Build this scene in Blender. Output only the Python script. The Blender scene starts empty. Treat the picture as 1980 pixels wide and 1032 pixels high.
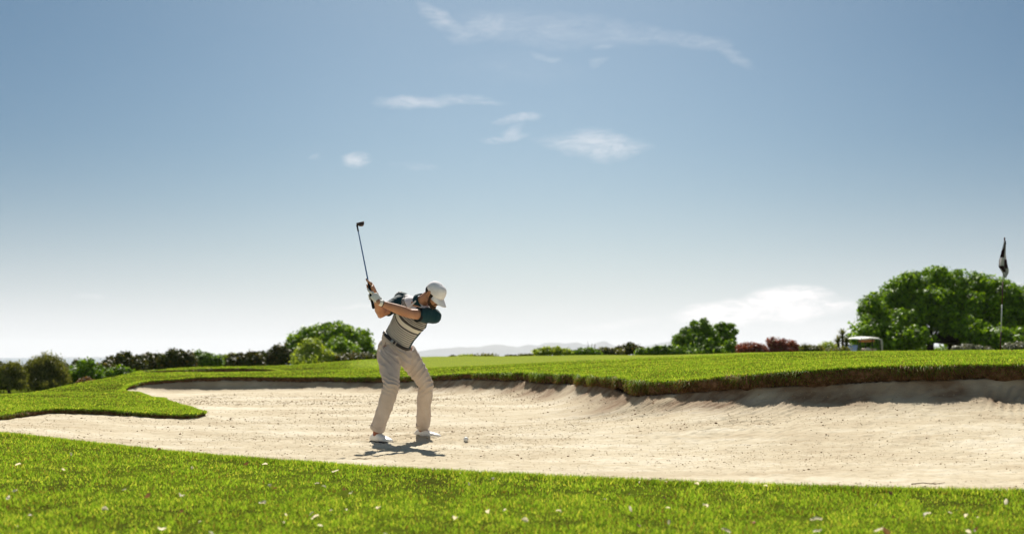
import bpy, math, random
import numpy as np
from mathutils import Vector, Matrix
from mathutils.geometry import delaunay_2d_cdt
random.seed(7); RNG = np.random.default_rng(7)
SC = bpy.context.scene
COL = SC.collection
# ------------------------------------------------------------------ camera
CAMZ = 0.825
F = 2750.0                                   # focal length in photo pixels (50 mm on 36 mm, 1980 px wide)
PITCH = math.atan(174 / F)
cam = bpy.data.cameras.new('camera'); camo = bpy.data.objects.new('camera', cam); COL.objects.link(camo)
cam.lens = 50; cam.sensor_width = 36; cam.clip_start = 0.05; cam.clip_end = 40000
camo.location = (0, 0, CAMZ); camo.rotation_euler = (math.pi / 2 + PITCH, 0, 0)
cam.dof.use_dof = True; cam.dof.focus_distance = 13.9; cam.dof.aperture_fstop = 2.3
SC.camera = camo
def ray(px, py):
    cx = (px - 990) / F; cy = (516 - py) / F
    c, s = math.cos(PITCH), math.sin(PITCH)
    return Vector((cx, c - cy * s, s + cy * c))
def W(px, py, d):                            # a point of the place at depth d metres
    r = ray(px, py); r = r / r.y * d
    return Vector((r.x, d, r.z + CAMZ))
# ------------------------------------------------------------------ sun, exposure
SUN_EL = math.radians(44); SUN_AZ = math.radians(-2.5)      # azimuth measured from +Y towards +X
sun = bpy.data.lights.new('sun', 'SUN'); suno = bpy.data.objects.new('sun', sun); COL.objects.link(suno)
sun.energy = 5.0; sun.angle = math.radians(0.55); sun.color = (1.0, 0.94, 0.84)
sd = Vector((math.sin(SUN_AZ) * math.cos(SUN_EL), math.cos(SUN_AZ) * math.cos(SUN_EL), math.sin(SUN_EL)))
suno.rotation_euler = sd.to_track_quat('Z', 'Y').to_euler()
SC.view_settings.view_transform = 'Standard'; SC.view_settings.look = 'None'
SC.view_settings.gamma = 1; SC.view_settings.exposure = 0.55; SC.view_settings.use_curve_mapping = False
SC.render.engine = 'CYCLES'
SC.cycles.max_bounces = 8; SC.cycles.diffuse_bounces = 4; SC.cycles.transmission_bounces = 6; SC.cycles.volume_bounces = 1
# ------------------------------------------------------------------ world
wd = bpy.data.worlds.new('World'); SC.world = wd; wd.use_nodes = True
nt = wd.node_tree; N = nt.nodes; L = nt.links
for n in list(N): N.remove(n)
def mathn(nt, op, a, b=None, c=None, clamp=False):
    n = nt.nodes.new('ShaderNodeMath'); n.operation = op; n.use_clamp = clamp
    for i, v in enumerate((a, b, c)):
        if v is None: continue
        if isinstance(v, (int, float)): n.inputs[i].default_value = v
        else: nt.links.new(v, n.inputs[i])
    return n.outputs[0]
def mixc(nt, fac, a, b, mode='MIX'):
    n = nt.nodes.new('ShaderNodeMix'); n.data_type = 'RGBA'; n.blend_type = mode
    for sock, v in ((n.inputs[0], fac), (n.inputs[6], a), (n.inputs[7], b)):
        if isinstance(v, (int, float)): sock.default_value = v
        elif isinstance(v, tuple): sock.default_value = (v[0], v[1], v[2], 1)
        else: nt.links.new(v, sock)
    return n.outputs[2]
def build_world():
    M = lambda *a, **k: mathn(nt, *a, **k)
    sky = N.new('ShaderNodeTexSky'); sky.sky_type = 'NISHITA'; sky.sun_disc = False
    sky.sun_elevation = SUN_EL; sky.sun_rotation = SUN_AZ
    sky.air_density = 1.0; sky.dust_density = 1.2; sky.ozone_density = 1.2; sky.altitude = 0
    tc = N.new('ShaderNodeTexCoord'); sx = N.new('ShaderNodeSeparateXYZ'); L.new(tc.outputs['Generated'], sx.inputs[0])
    X, Y, Z = sx.outputs
    # hazy air near the horizon: paler and less blue than the clear sky
    zc = M('MAXIMUM', Z, 0.0)
    base = mixc(nt, 1.0, sky.outputs[0], mixc(nt, M('MULTIPLY', zc, 4.0, None, clamp=True), (.255, .385, .50), SKY_TINT), 'MULTIPLY')
    ramp = N.new('ShaderNodeValToRGB'); L.new(zc, ramp.inputs[0])
    cr = ramp.color_ramp; cr.interpolation = 'B_SPLINE'
    while len(cr.elements) < len(HAZE): cr.elements.new(0.5)
    for e, (p, v) in zip(cr.elements, HAZE): e.position = p; e.color = (v, v, v, 1)
    # the air glows towards the sun and deepens to both sides of it
    rr_ = M('MAXIMUM', M('SQRT', M('ADD', M('MULTIPLY', X, X), M('MULTIPLY', Y, Y))), .01)
    dt = M('DIVIDE', M('ADD', M('MULTIPLY', X, math.sin(SUN_AZ + .06)), M('MULTIPLY', Y, math.cos(SUN_AZ + .06))), rr_)
    gl = M('POWER', M('MAXIMUM', dt, 0.0), 26.0)
    side = mixc(nt, M('MULTIPLY', M('ADD', dt, 1.0), 1.0, None, clamp=True), (4.2, 2.7, 1.75), (.36, .57, .69))  # sky behind the camera lifted and warmed as added fill
    base = mixc(nt, gl, mixc(nt, 1.0, base, side, 'MULTIPLY'), base)
    pale = mixc(nt, ramp.outputs[0], base, PALE)
    # thin cirrus, placed by direction
    Ys = M('MAXIMUM', Y, 0.05); U = M('DIVIDE', X, Ys); V = M('DIVIDE', Z, Ys)
    cv = N.new('ShaderNodeCombineXYZ'); L.new(U, cv.inputs[0]); L.new(V, cv.inputs[1])
    def noise(sx_, sy_, det, rough, dist, off=0.0, rot=0.0):
        mp = N.new('ShaderNodeMapping'); mp.inputs['Scale'].default_value = (sx_, sy_, 1); mp.inputs['Location'].default_value = (off, off * 1.7, 0)
        mp.inputs['Rotation'].default_value = (0, 0, rot)
        L.new(cv.outputs[0], mp.inputs[0])
        n = N.new('ShaderNodeTexNoise'); L.new(mp.outputs[0], n.inputs['Vector']); n.inputs['Scale'].default_value = 1
        n.inputs['Detail'].default_value = det; n.inputs['Roughness'].default_value = rough; n.inputs['Distortion'].default_value = dist
        return n
    wn = noise(14, 26, 4, .6, 0, 3.0)
    ws = N.new('ShaderNodeSeparateColor'); L.new(wn.outputs['Color'], ws.inputs[0])
    Uw = M('ADD', U, M('MULTIPLY', M('SUBTRACT', ws.outputs[0], .5), .052))
    Vw = M('ADD', V, M('MULTIPLY', M('SUBTRACT', ws.outputs[1], .5), .021))
    fine = noise(34, 95, 9, .72, 1.2, 1.3, 0.10).outputs[0]
    fibre = noise(70, 520, 8, .75, .8, 5.1, -0.05).outputs[0]
    fine = M('ADD', M('MULTIPLY', fine, .6), M('MULTIPLY', fibre, .4))
    acc = None
    for (px, py, rx, ry, ang, st) in CLOUDS:
        r = ray(px, py); u0, v0 = r.x / r.y, r.z / r.y
        a = math.radians(ang); ca, sa = math.cos(a), math.sin(a)
        du = M('SUBTRACT', Uw, u0); dv = M('SUBTRACT', Vw, v0)
        p = M('MULTIPLY', M('ADD', M('MULTIPLY', du, ca), M('MULTIPLY', dv, sa)), F / rx)
        q = M('MULTIPLY', M('SUBTRACT', M('MULTIPLY', dv, ca), M('MULTIPLY', du, sa)), F / ry)
        g = M('SUBTRACT', 1.0, M('ADD', M('MULTIPLY', p, p), M('MULTIPLY', q, q)))
        g = M('MULTIPLY', M('POWER', M('MAXIMUM', g, 0.0), 1.35), st * (.42 if py < 140 else .5 if py < 500 else 1.0))
        acc = g if acc is None else M('MAXIMUM', acc, g)
    den = M('MULTIPLY', acc, M('MULTIPLY_ADD', M('SUBTRACT', fine, .5), 4.4, .62))
    den = M('MULTIPLY', M('MAXIMUM', den, 0.0), M('GREATER_THAN', Y, 0.06), None, clamp=True)
    cloud = mixc(nt, den, pale, CLOUD_COL)
    bg = N.new('ShaderNodeBackground'); L.new(cloud, bg.inputs[0]); bg.inputs[1].default_value = SKY_STR
    out = N.new('ShaderNodeOutputWorld'); L.new(bg.outputs[0], out.inputs[0])
SKY_STR = 0.09
SKY_TINT = (.278, .368, .425)
PALE = (7.5, 7.45, 7.6)
HAZE = [(0.0, 1.0), (0.02, .80), (0.045, .50), (0.075, .29), (0.11, .13), (0.15, .06), (0.22, .03), (0.6, .02)]
CLOUD_COL = (8.0, 7.75, 7.75)
CLOUDS = [(855, 40, 75, 16, -28, .62), (935, 58, 75, 26, 14, .62), (1060, 62, 210, 40, -4, .38), (1230, 64, 150, 24, -6, .40), (1340, 74, 95, 20, -10, .46),
          (1420, 105, 60, 18, -38, .44), (1065, 110, 42, 9, -10, .42), (1182, 92, 28, 9, 12, .40), (1168, 123, 26, 8, 20, .36),
          (800, 197, 105, 15, -1, .85), (900, 196, 80, 10, 0, .55), (1010, 229, 48, 11, 2, .8), (985, 267, 62, 10, 6, .65), (1003, 256, 28, 18, 30, .6),
          (1150, 280, 120, 30, -2, 1.05), (695, 309, 40, 16, 4, 1.1), (610, 308, 20, 6, 0, .25), (815, 320, 50, 8, -6, .25),
          (1010, 130, 160, 40, 0, .10), (1480, 600, 185, 34, 5, 2.2), (1525, 572, 95, 26, 4, 2.0), (1600, 585, 75, 13, -3, 1.6), (1390, 603, 90, 24, 8, 1.8),
          (1200, 628, 110, 12, 5, .45), (1550, 640, 160, 26, 0, .35), (1960, 548, 60, 7, 0, .4), (1960, 564, 60, 8, 0, .4), (172, 578, 40, 7, 0, .2), (700, 595, 90, 6, 0, .5)]
build_world()

# ------------------------------------------------------------------ helpers
def tag(o, label=None, cat=None, group=None, kind=None):
    if label: o['label'] = label
    if cat: o['category'] = cat
    if group: o['group'] = group
    if kind: o['kind'] = kind
    return o
def link(name, me, mats=(), parent=None, smooth=True):
    o = bpy.data.objects.new(name, me); COL.objects.link(o)
    for m in (mats if isinstance(mats, (list, tuple)) else [mats]): me.materials.append(m)
    if smooth and len(me.polygons): me.polygons.foreach_set('use_smooth', np.ones(len(me.polygons), bool))
    if parent is not None:
        o.parent = parent
        o.matrix_parent_inverse = parent.matrix_basis.inverted()      # parents are placed before their parts
    return o
def empty(name, loc):
    o = bpy.data.objects.new(name, None); COL.objects.link(o); o.location = loc; o.empty_display_size = .2
    return o
class MB:
    def __init__(s): s.v = []; s.f = []
    def add(s, vs, fs):
        b = len(s.v); s.v += [tuple(v) for v in vs]; s.f += [tuple(i + b for i in f) for f in fs]; return s
    def loft(s, rings, n=20, power=2.0, cap=True):   # rings: (centre, u vector, v vector)
        vs = []
        for c, u, v in rings:
            c, u, v = Vector(c), Vector(u), Vector(v)
            for k in range(n):
                a = 2 * math.pi * k / n; ca, sa = math.cos(a), math.sin(a); e = 2 / power
                vs.append(c + u * (math.copysign(abs(ca) ** e, ca)) + v * (math.copysign(abs(sa) ** e, sa)))
        fs = []
        for i in range(len(rings) - 1):
            for k in range(n):
                a = i * n + k; b = i * n + (k + 1) % n; fs.append((a, b, b + n, a + n))
        if cap:
            fs.append(tuple(reversed(range(n)))); m = (len(rings) - 1) * n; fs.append(tuple(range(m, m + n)))
        return s.add(vs, fs)
    def tube(s, pts, rad, n=14, flat=None, cap=2):     # flat = (side vector, ratio across it); round ends
        P = [Vector(p) for p in pts]; R = list(rad) if hasattr(rad, '__len__') else [rad] * len(P)
        if cap == 2:
            d0 = (P[0] - P[1]).normalized(); d1 = (P[-1] - P[-2]).normalized(); r0, r1 = R[0], R[-1]
            pre = [(P[0] + d0 * r0 * math.sin(a), r0 * math.cos(a)) for a in (1.45, 1.1, .6)]
            post = [(P[-1] + d1 * r1 * math.sin(a), r1 * math.cos(a)) for a in (.6, 1.1, 1.45)]
            P = [p for p, _ in pre] + P + [p for p, _ in post]; R = [r for _, r in pre] + R + [r for _, r in post]
        rings = []; side = None
        for i, p in enumerate(P):
            t = (P[min(i + 1, len(P) - 1)] - P[max(i - 1, 0)]).normalized()
            ref = Vector(flat[0]) if flat else (side if side is not None else (Vector((0, 0, 1)) if abs(t.z) < .9 else Vector((1, 0, 0))))
            u = (ref - t * ref.dot(t)).normalized(); v = t.cross(u); side = u
            rings.append((p, u * R[i], v * R[i] * (flat[1] if flat else 1)))
        return s.loft(rings, n)
    def ball(s, c, r, M=None, n=20, m=12):
        c = Vector(c); r = (r, r, r) if isinstance(r, (int, float)) else r; vs = []; fs = []
        for i in range(1, m):
            th = math.pi * i / m
            for k in range(n):
                ph = 2 * math.pi * k / n
                q = Vector((r[0] * math.sin(th) * math.cos(ph), r[1] * math.sin(th) * math.sin(ph), r[2] * math.cos(th)))
                vs.append(c + (M @ q if M else q))
        for z in (1, -1):
            q = Vector((0, 0, r[2] * z)); vs.append(c + (M @ q if M else q))
        for i in range(m - 2):
            for k in range(n):
                a = i * n + k; b = i * n + (k + 1) % n; fs.append((a, a + n, b + n, b))
        t = (m - 1) * n
        for k in range(n):
            fs.append((t, k, (k + 1) % n)); q = (m - 2) * n; fs.append((t + 1, q + (k + 1) % n, q + k))
        return s.add(vs, fs)
    def box(s, c, sz, M=None, bev=0.0):
        c = Vector(c); h = [x / 2 for x in sz]; b = min([bev] + [x * .9 for x in h])
        vs = []; fs = []
        if b <= 0:
            for z in (-1, 1):
                for y in (-1, 1):
                    for x in (-1, 1):
                        q = Vector((x * h[0], y * h[1], z * h[2])); vs.append(c + (M @ q if M else q))
            fs = [(0, 2, 3, 1), (4, 5, 7, 6), (0, 1, 5, 4), (2, 6, 7, 3), (0, 4, 6, 2), (1, 3, 7, 5)]
            return s.add(vs, fs)
        bm = bmesh_new_box(h, b)
        for v in bm[0]:
            q = Vector(v); vs.append(c + (M @ q if M else q))
        return s.add(vs, bm[1])
    def mesh(s, name='m'):
        me = bpy.data.meshes.new(name); me.from_pydata(s.v, [], s.f); me.update(); return me
    def build(s, name, mats, parent=None, smooth=True):
        return link(name, s.mesh(name), mats, parent, smooth)
import bmesh
def bmesh_new_box(h, b):
    bm = bmesh.new(); bmesh.ops.create_cube(bm, size=2)
    for v in bm.verts: v.co = Vector((v.co.x * h[0], v.co.y * h[1], v.co.z * h[2]))
    bmesh.ops.bevel(bm, geom=list(bm.edges), offset=b, segments=2, profile=.5, affect='EDGES')
    bm.verts.ensure_lookup_table(); vs = [tuple(v.co) for v in bm.verts]; fs = [tuple(v.index for v in f.verts) for f in bm.faces]
    bm.free(); return vs, fs
def np_mesh(name, verts, faces_n, idx, attrs=None):
    """fast mesh: verts (n,3); faces_n = verts per face (array or int), idx flat indices"""
    me = bpy.data.meshes.new(name); me.vertices.add(len(verts)); me.vertices.foreach_set('co', np.ascontiguousarray(verts, np.float32).ravel())
    idx = np.ascontiguousarray(idx, np.int32).ravel()
    nf = len(idx) // faces_n if isinstance(faces_n, int) else len(faces_n)
    tot = np.full(nf, faces_n, np.int32) if isinstance(faces_n, int) else np.asarray(faces_n, np.int32)
    st = np.concatenate([[0], np.cumsum(tot)[:-1]]).astype(np.int32)
    me.loops.add(len(idx)); me.loops.foreach_set('vertex_index', idx)
    me.polygons.add(nf); me.polygons.foreach_set('loop_start', st); me.polygons.foreach_set('loop_total', tot)
    for k, a in (attrs or {}).items():
        at = me.attributes.new(k, 'FLOAT', 'POINT'); at.data.foreach_set('value', np.ascontiguousarray(a, np.float32))
    me.update(calc_edges=True); return me
def hash3(i, j, k, seed):
    n = (i * 374761393 + j * 668265263 + k * 2147483647 + seed * 974634777) & 0xffffffff
    n = ((n ^ (n >> 13)) * 1274126177) & 0xffffffff
    return ((n ^ (n >> 16)) & 0xffff) / 65535.0
def vnoise(x, y, z=0.0, seed=0):
    x = np.asarray(x, float); y = np.asarray(y, float); z = np.zeros_like(x) + z
    i, j, k = [np.floor(a).astype(np.int64) for a in (x, y, z)]
    fx, fy, fz = x - i, y - j, z - k; s = lambda t: t * t * (3 - 2 * t); fx, fy, fz = s(fx), s(fy), s(fz)
    r = 0
    for a in (0, 1):
        for b in (0, 1):
            for c in (0, 1):
                r = r + hash3(i + a, j + b, k + c, seed) * (fx if a else 1 - fx) * (fy if b else 1 - fy) * (fz if c else 1 - fz)
    return r * 2 - 1
def fbm(x, y, z=0.0, oct=4, seed=0, lac=2.1, g=.5):
    r = 0; a = 1
    for o in range(oct):
        r = r + a * vnoise(np.asarray(x) * lac ** o, np.asarray(y) * lac ** o, np.asarray(z) * lac ** o, seed + o); a *= g
    return r
# ------------------------------------------------------------------ materials
def mat(name, col, rough=.6, spec=.3, metal=0.0, trans=0.0, noise=None, bump=None, sheen=0.0):
    """col = colour or list of colours mixed by noise; noise=(scale, detail); bump=(scale, strength, distance)"""
    m = bpy.data.materials.new(name); m.use_nodes = True; t = m.node_tree
    p = t.nodes['Principled BSDF']; p.inputs['Roughness'].default_value = rough; p.inputs['Specular IOR Level'].default_value = spec
    p.inputs['Metallic'].default_value = metal; p.inputs['Transmission Weight'].default_value = trans
    p.inputs['Sheen Weight'].default_value = sheen
    cols = col if isinstance(col, list) else [col]
    tc = t.nodes.new('ShaderNodeTexCoord')
    if len(cols) > 1 or noise:
        n = t.nodes.new('ShaderNodeTexNoise'); t.links.new(tc.outputs['Object'], n.inputs['Vector'])
        n.inputs['Scale'].default_value = (noise or (5, 4))[0]; n.inputs['Detail'].default_value = (noise or (5, 4))[1]
        r = t.nodes.new('ShaderNodeValToRGB'); t.links.new(n.outputs[0], r.inputs[0]); cr = r.color_ramp
        if len(cols) == 1: c = cols[0]; cols = [tuple(x * .88 for x in c), tuple(min(1, x * 1.1) for x in c)]
        while len(cr.elements) < len(cols): cr.elements.new(.5)
        for i, c in enumerate(cols): cr.elements[i].position = .3 + .4 * i / (len(cols) - 1); cr.elements[i].color = (*c, 1)
        t.links.new(r.outputs[0], p.inputs['Base Color'])
    else: p.inputs['Base Color'].default_value = (*cols[0], 1)
    if bump:
        n = t.nodes.new('ShaderNodeTexNoise'); t.links.new(tc.outputs['Object'], n.inputs['Vector']); n.inputs['Scale'].default_value = bump[0]; n.inputs['Detail'].default_value = 5
        b = t.nodes.new('ShaderNodeBump'); b.inputs['Strength'].default_value = bump[1]; b.inputs['Distance'].default_value = bump[2]
        t.links.new(n.outputs[0], b.inputs['Height']); t.links.new(b.outputs[0], p.inputs['Normal'])
    return m
def leaf_mat(name, ramp, trl=.45, trcol=(1.3, 1.25, .6), rough=.5, spec=.25, patch=None):
    """two-sided leaf or blade: diffuse + translucent, colour picked by the attribute r; patch=(scale, amount) slow variation over the place"""
    m = bpy.data.materials.new(name); m.use_nodes = True; t = m.node_tree; t.nodes.clear()
    a = t.nodes.new('ShaderNodeAttribute'); a.attribute_name = 'r'
    fac = a.outputs['Fac']
    if patch:
        g = t.nodes.new('ShaderNodeNewGeometry'); n = t.nodes.new('ShaderNodeTexNoise'); t.links.new(g.outputs['Position'], n.inputs['Vector'])
        n.inputs['Scale'].default_value = patch[0]; n.inputs['Detail'].default_value = 5
        fac = mathn(t, 'ADD', fac, mathn(t, 'MULTIPLY', mathn(t, 'SUBTRACT', n.outputs[0], .5), patch[1]), None, clamp=True)
    r = t.nodes.new('ShaderNodeValToRGB'); t.links.new(fac, r.inputs[0]); cr = r.color_ramp
    while len(cr.elements) < len(ramp): cr.elements.new(.5)
    for e, (p, c) in zip(cr.elements, ramp): e.position = p; e.color = (*c, 1)
    p = t.nodes.new('ShaderNodeBsdfPrincipled'); p.inputs['Roughness'].default_value = rough; p.inputs['Specular IOR Level'].default_value = spec
    t.links.new(r.outputs[0], p.inputs['Base Color'])
    tr = t.nodes.new('ShaderNodeBsdfTranslucent'); t.links.new(mixc(t, 1.0, r.outputs[0], trcol, 'MULTIPLY'), tr.inputs[0])
    mx = t.nodes.new('ShaderNodeMixShader'); mx.inputs[0].default_value = trl
    t.links.new(p.outputs[0], mx.inputs[1]); t.links.new(tr.outputs[0], mx.inputs[2])
    o = t.nodes.new('ShaderNodeOutputMaterial'); t.links.new(mx.outputs[0], o.inputs[0])
    return m
# ------------------------------------------------------------------ terrain: lawn surface through measured points
EDGE = [ # px, py of the turf crest, depth, turf face height, bank width of the sand below it
 (240, 755, 27.5, 0.019, .6), (262, 742, 28.6, 0.031, .5), (300, 736, 29.3, 0.05, .5), (400, 729, 30.0, 0.05, .45), (500, 729, 30.0, 0.062, .45),
 (600, 730, 29.5, 0.068, .5), (735, 730, 28.3, 0.074, .5), (850, 725, 26.5, 0.081, .5), (950, 721, 24.6, 0.093, .5), (1050, 723, 22.3, 0.112, .6),
 (1150, 729, 19.8, 0.13, .8), (1250, 737, 17.6, 0.145, 1.0), (1350, 733, 16.4, 0.15, 1.15), (1450, 724, 15.8, 0.17, 1.2), (1600, 715, 15.4, 0.17, 1.2),
 (1700, 711, 15.2, 0.165, 1.2), (1800, 709, 15.1, 0.165, 1.2), (1980, 704, 15.0, 0.17, 1.2), (2250, 704, 14.6, 0.17, 1.2)]
EDGE_W = [(8.6, 13.2, .62, .15, 1.1), (9.3, 11.0, .4, .1, .8), (8.4, 9.0, .15, .05, .5), (5.6, 8.25, .03, .02, .3)]
EDGE2 = [(1980, 952, 8.47, .018, .3), (1700, 947, 8.6, .018, .3), (1400, 939, 8.85, .018, .3), (1200, 931, 9.15, .018, .3), (990, 921, 9.5, .018, .3),
 (800, 912, 9.9, .018, .3), (600, 898, 10.5, .018, .3), (450, 887, 11.0, .018, .3), (300, 873, 11.75, .02, .3), (150, 856, 12.6, .02, .3), (0, 840, 13.2, .02, .3), (-150, 832, 13.4, .03, .3)]
EDGE_W2 = [(-6.4, 13.9, .22, .05, .3), (-6.5, 14.6, .24, .05, .3)]
EDGE3 = [(-120, 812, 15.2, .05, .3), (0, 801, 16.3, .06, .35), (60, 795, 17.1, .06, .35), (100, 792, 17.6, .06, .35), (200, 794, 17.9, .07, .4), (260, 799, 17.8, .08, .4), (320, 803, 17.5, .06, .4),
 (362, 804, 17.3, .04, .4), (388, 801, 17.5, .02, .4), (380, 795, 18.6, .02, .5), (340, 783, 20.5, .02, .5), (300, 771, 23.0, .02, .5), (265, 761, 25.7, .02, .5)]
nodes = []
for e in EDGE: p = W(*e[:3]); nodes.append((p.x, p.y, p.z, e[3], e[4]))
nodes += EDGE_W
for e in EDGE2: p = W(*e[:3]); nodes.append((p.x, p.y, p.z, e[3], e[4]))
nodes += EDGE_W2
for e in EDGE3: p = W(*e[:3]); nodes.append((p.x, p.y, p.z, e[3], e[4]))
def catmull(nodes, step):
    n = len(nodes); A = np.array(nodes, float); out = []
    for i in range(n):
        p0, p1, p2, p3 = A[i - 1], A[i], A[(i + 1) % n], A[(i + 2) % n]
        m = max(2, int(np.hypot(*(p2 - p1)[:2]) / step))
        t0, t1, t2, t3 = 0, 0, 0, 0
        d1 = np.hypot(*(p1 - p0)[:2]) ** .5 + 1e-6; d2 = np.hypot(*(p2 - p1)[:2]) ** .5 + 1e-6; d3 = np.hypot(*(p3 - p2)[:2]) ** .5 + 1e-6
        t1 = d1; t2 = t1 + d2; t3 = t2 + d3
        for k in range(m):
            t = t1 + (t2 - t1) * k / m
            A1 = (t1 - t) / t1 * p0 + t / t1 * p1; A2 = (t2 - t) / (t2 - t1) * p1 + (t - t1) / (t2 - t1) * p2; A3 = (t3 - t) / (t3 - t2) * p2 + (t - t2) / (t3 - t2) * p3
            B1 = (t2 - t) / t2 * A1 + t / t2 * A2; B2 = (t3 - t) / (t3 - t1) * A2 + (t - t1) / (t3 - t1) * A3
            out.append((t2 - t) / (t2 - t1) * B1 + (t - t1) / (t2 - t1) * B2)
    return np.array(out)
BUN = catmull(nodes, .09)
# ragged turf edge
def ragged(B, amp):
    s = np.arange(len(B)) * .09
    T = np.roll(B, -1, 0)[:, :2] - np.roll(B, 1, 0)[:, :2]; T /= np.linalg.norm(T, axis=1)[:, None] + 1e-9
    nrm = np.stack([T[:, 1], -T[:, 0]], 1)
    d = fbm(s * 2.3, s * 0 + 3.3, oct=4, seed=5, g=.65) * amp * np.clip(B[:, 3] / .1, .35, 1)
    B = B.copy(); B[:, :2] += nrm * d[:, None]; return B
BUN[:, 3] *= 1 + .16 * fbm(np.arange(len(BUN)) * .05, np.zeros(len(BUN)), oct=3, seed=6)
BUN_S = BUN.copy(); BUN = ragged(BUN, .065)
sec = [(268, 719, 38.3, .10, .4), (330, 715.5, 39.2, .13, .4), (400, 713, 40, .16, .4), (480, 712, 40.5, .16, .4), (525, 713.5, 40.2, .12, .4), (546, 717, 39, .06, .4), (530, 720.3, 37.6, .02, .4), (460, 721.8, 36.8, .02, .4),
       (380, 722.6, 36.3, .02, .4), (300, 723, 36.8, .02, .4)]
SECN = []
for e in sec: p = W(*e[:3]); SECN.append((p.x, p.y, p.z, e[3], e[4]))
BUN2 = ragged(catmull(SECN, .14), .04)
GP = [(n[0], n[1], n[2]) for n in nodes] + [(n[0], n[1], n[2]) for n in SECN]
for q in [(1980, 691, 19.5), (1980, 678, 27), (1750, 695, 19.5), (1750, 680, 28), (1500, 700, 20.5), (1500, 682.5, 30), (1250, 712, 23), (1250, 686, 38), (1100, 706, 28), (1100, 687, 44), (950, 706, 31), (950, 690, 48),
          (820, 711, 33), (820, 692, 48), (735, 713, 34), (735, 695.5, 44), (650, 716, 36), (650, 702, 44), (560, 708.5, 46), (400, 711, 42.5), (300, 715.5, 41), (300, 727, 33), (240, 727, 34), (185, 737, 31), (130, 747, 28.5), (60, 758, 25.5), (0, 766, 23.5),
          (-150, 775, 21), (-400, 790, 18), (200, 772, 21.5), (100, 777, 20.3), (0, 786, 19), (300, 786, 20), (240, 762, 25), (2400, 678, 27), (2400, 690, 19)]:
    p = W(*q); GP.append(tuple(p))
GP += [(0, 0, 0), (-4, 1, .03), (4, 1, .0), (-9, 8, .2), (9, 5, .0), (0, 5, -.02), (-2, 7, .0), (3, 6, -.01), (-5, 9.5, .1), (-20, -20, 0), (20, -20, 0), (0, -30, 0), (15, 10, .5), (-14, 12, .2), (-40, 10, -.6), (40, 10, .6), (-11, 30, -.35), (-14, 40, -1.0), (-19, 36, -1.1),
       (-10, 50, -.7), (-25, 60, -1.3), (-18, 60, -1.2), (-30, 40, -1.3), (-8, 60, -.1), (-12, 90, -.8), (-4, 62, .5), (-1, 70, .5), (5, 65, .55), (8, 50, .75), (10, 72, .15), (14, 45, .75), (16, 72, .05), (25, 72, .0), (20, 45, .65), (35, 45, .5),
       (0, 110, .1), (30, 110, .1), (-40, 110, -1), (60, 60, .3), (-60, 60, -1.2), (60, 120, 0), (-60, 130, -1)]
GP = np.array(GP, float)
def tps_fit(P, z, lam):
    d = np.hypot(P[:, None, 0] - P[None, :, 0], P[:, None, 1] - P[None, :, 1]); K = np.where(d > 0, d * d * np.log(d + 1e-12), 0); n = len(P)
    A = np.zeros((n + 3, n + 3)); A[:n, :n] = K + lam * np.eye(n); A[:n, n] = 1; A[:n, n + 1:] = P[:, :2]; A[n, :n] = 1; A[n + 1:, :n] = P[:, :2].T
    return np.linalg.solve(A, np.concatenate([z, [0, 0, 0]]))
def tps_eval(P, w, x, y):
    x = np.atleast_1d(np.asarray(x, float)); y = np.atleast_1d(np.asarray(y, float)); out = np.empty(len(x)); n = len(P)
    for a in range(0, len(x), 40000):
        X, Y = x[a:a + 40000], y[a:a + 40000]; d2 = (X[:, None] - P[None, :, 0]) ** 2 + (Y[:, None] - P[None, :, 1]) ** 2
        out[a:a + 40000] = (.5 * d2 * np.log(d2 + 1e-12)) @ w[:n] + w[n] + w[n + 1] * X + w[n + 2] * Y
    return out
GW = tps_fit(GP, GP[:, 2], .02)
def smooth01(t): t = np.clip(t, 0, 1); return t * t * (3 - 2 * t)
def GZ(x, y):
    x = np.atleast_1d(np.asarray(x, float)); y = np.atleast_1d(np.asarray(y, float))
    rr = np.hypot(x, y - 40); k = np.minimum(1, 95 / np.maximum(rr, 1e-6))           # clamp the query point, fade beyond
    z = tps_eval(GP, GW, x * k, 40 + (y - 40) * k)
    f = smooth01((rr - 80) / 60); f2 = smooth01((rr - 150) / 150); z = z * (1 - f) + (-1.2 - 11 * f2) * f
    return z + fbm(x * .35, y * .35, oct=3, seed=9) * .022 * np.clip((y - 12) / 8, .3, 1) * (1 - f)
def G1(x, y): return float(GZ(x, y)[0])
BUN[:, 2] = GZ(BUN[:, 0], BUN[:, 1]); BUN_S[:, 2] = GZ(BUN_S[:, 0], BUN_S[:, 1]); BUN2[:, 2] = GZ(BUN2[:, 0], BUN2[:, 1])
# sand floor
FP = [(-1.25, 13.6, 0), (-.85, 14.3, 0), (-.45, 13.5, 0), (-.8, 11.8, -.01), (-1.6, 12.5, 0), (0, 12, -.01), (.2, 10.6, 0), (1.6, 9.8, .0), (2.9, 9.3, .0), (1.5, 13.0, .0), (3.2, 12.0, .0), (4.2, 11.5, .03), (-2.6, 15.8, .01), (-2.2, 12.8, .0), (-1, 16.5, .0), (0, 15, 0), (-4.2, 15, .03), (-5.9, 14.6, .12),
      W(700, 775, 23), W(950, 775, 21.5), (-6.9, 27, .07), (-4, 28, .12), (1, 20, .05), (7, 12, .1), (8.5, 11, .15), (5, 13, .08), (0, 26, .12), (0, 35, .1)]
FP = np.array([tuple(p) for p in FP], float); FW = tps_fit(FP, FP[:, 2], .5)
def nearest(B, x, y): return nearest_seg(B[:, :2], np.roll(B[:, :2], -1, 0) - B[:, :2], x, y)
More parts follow.
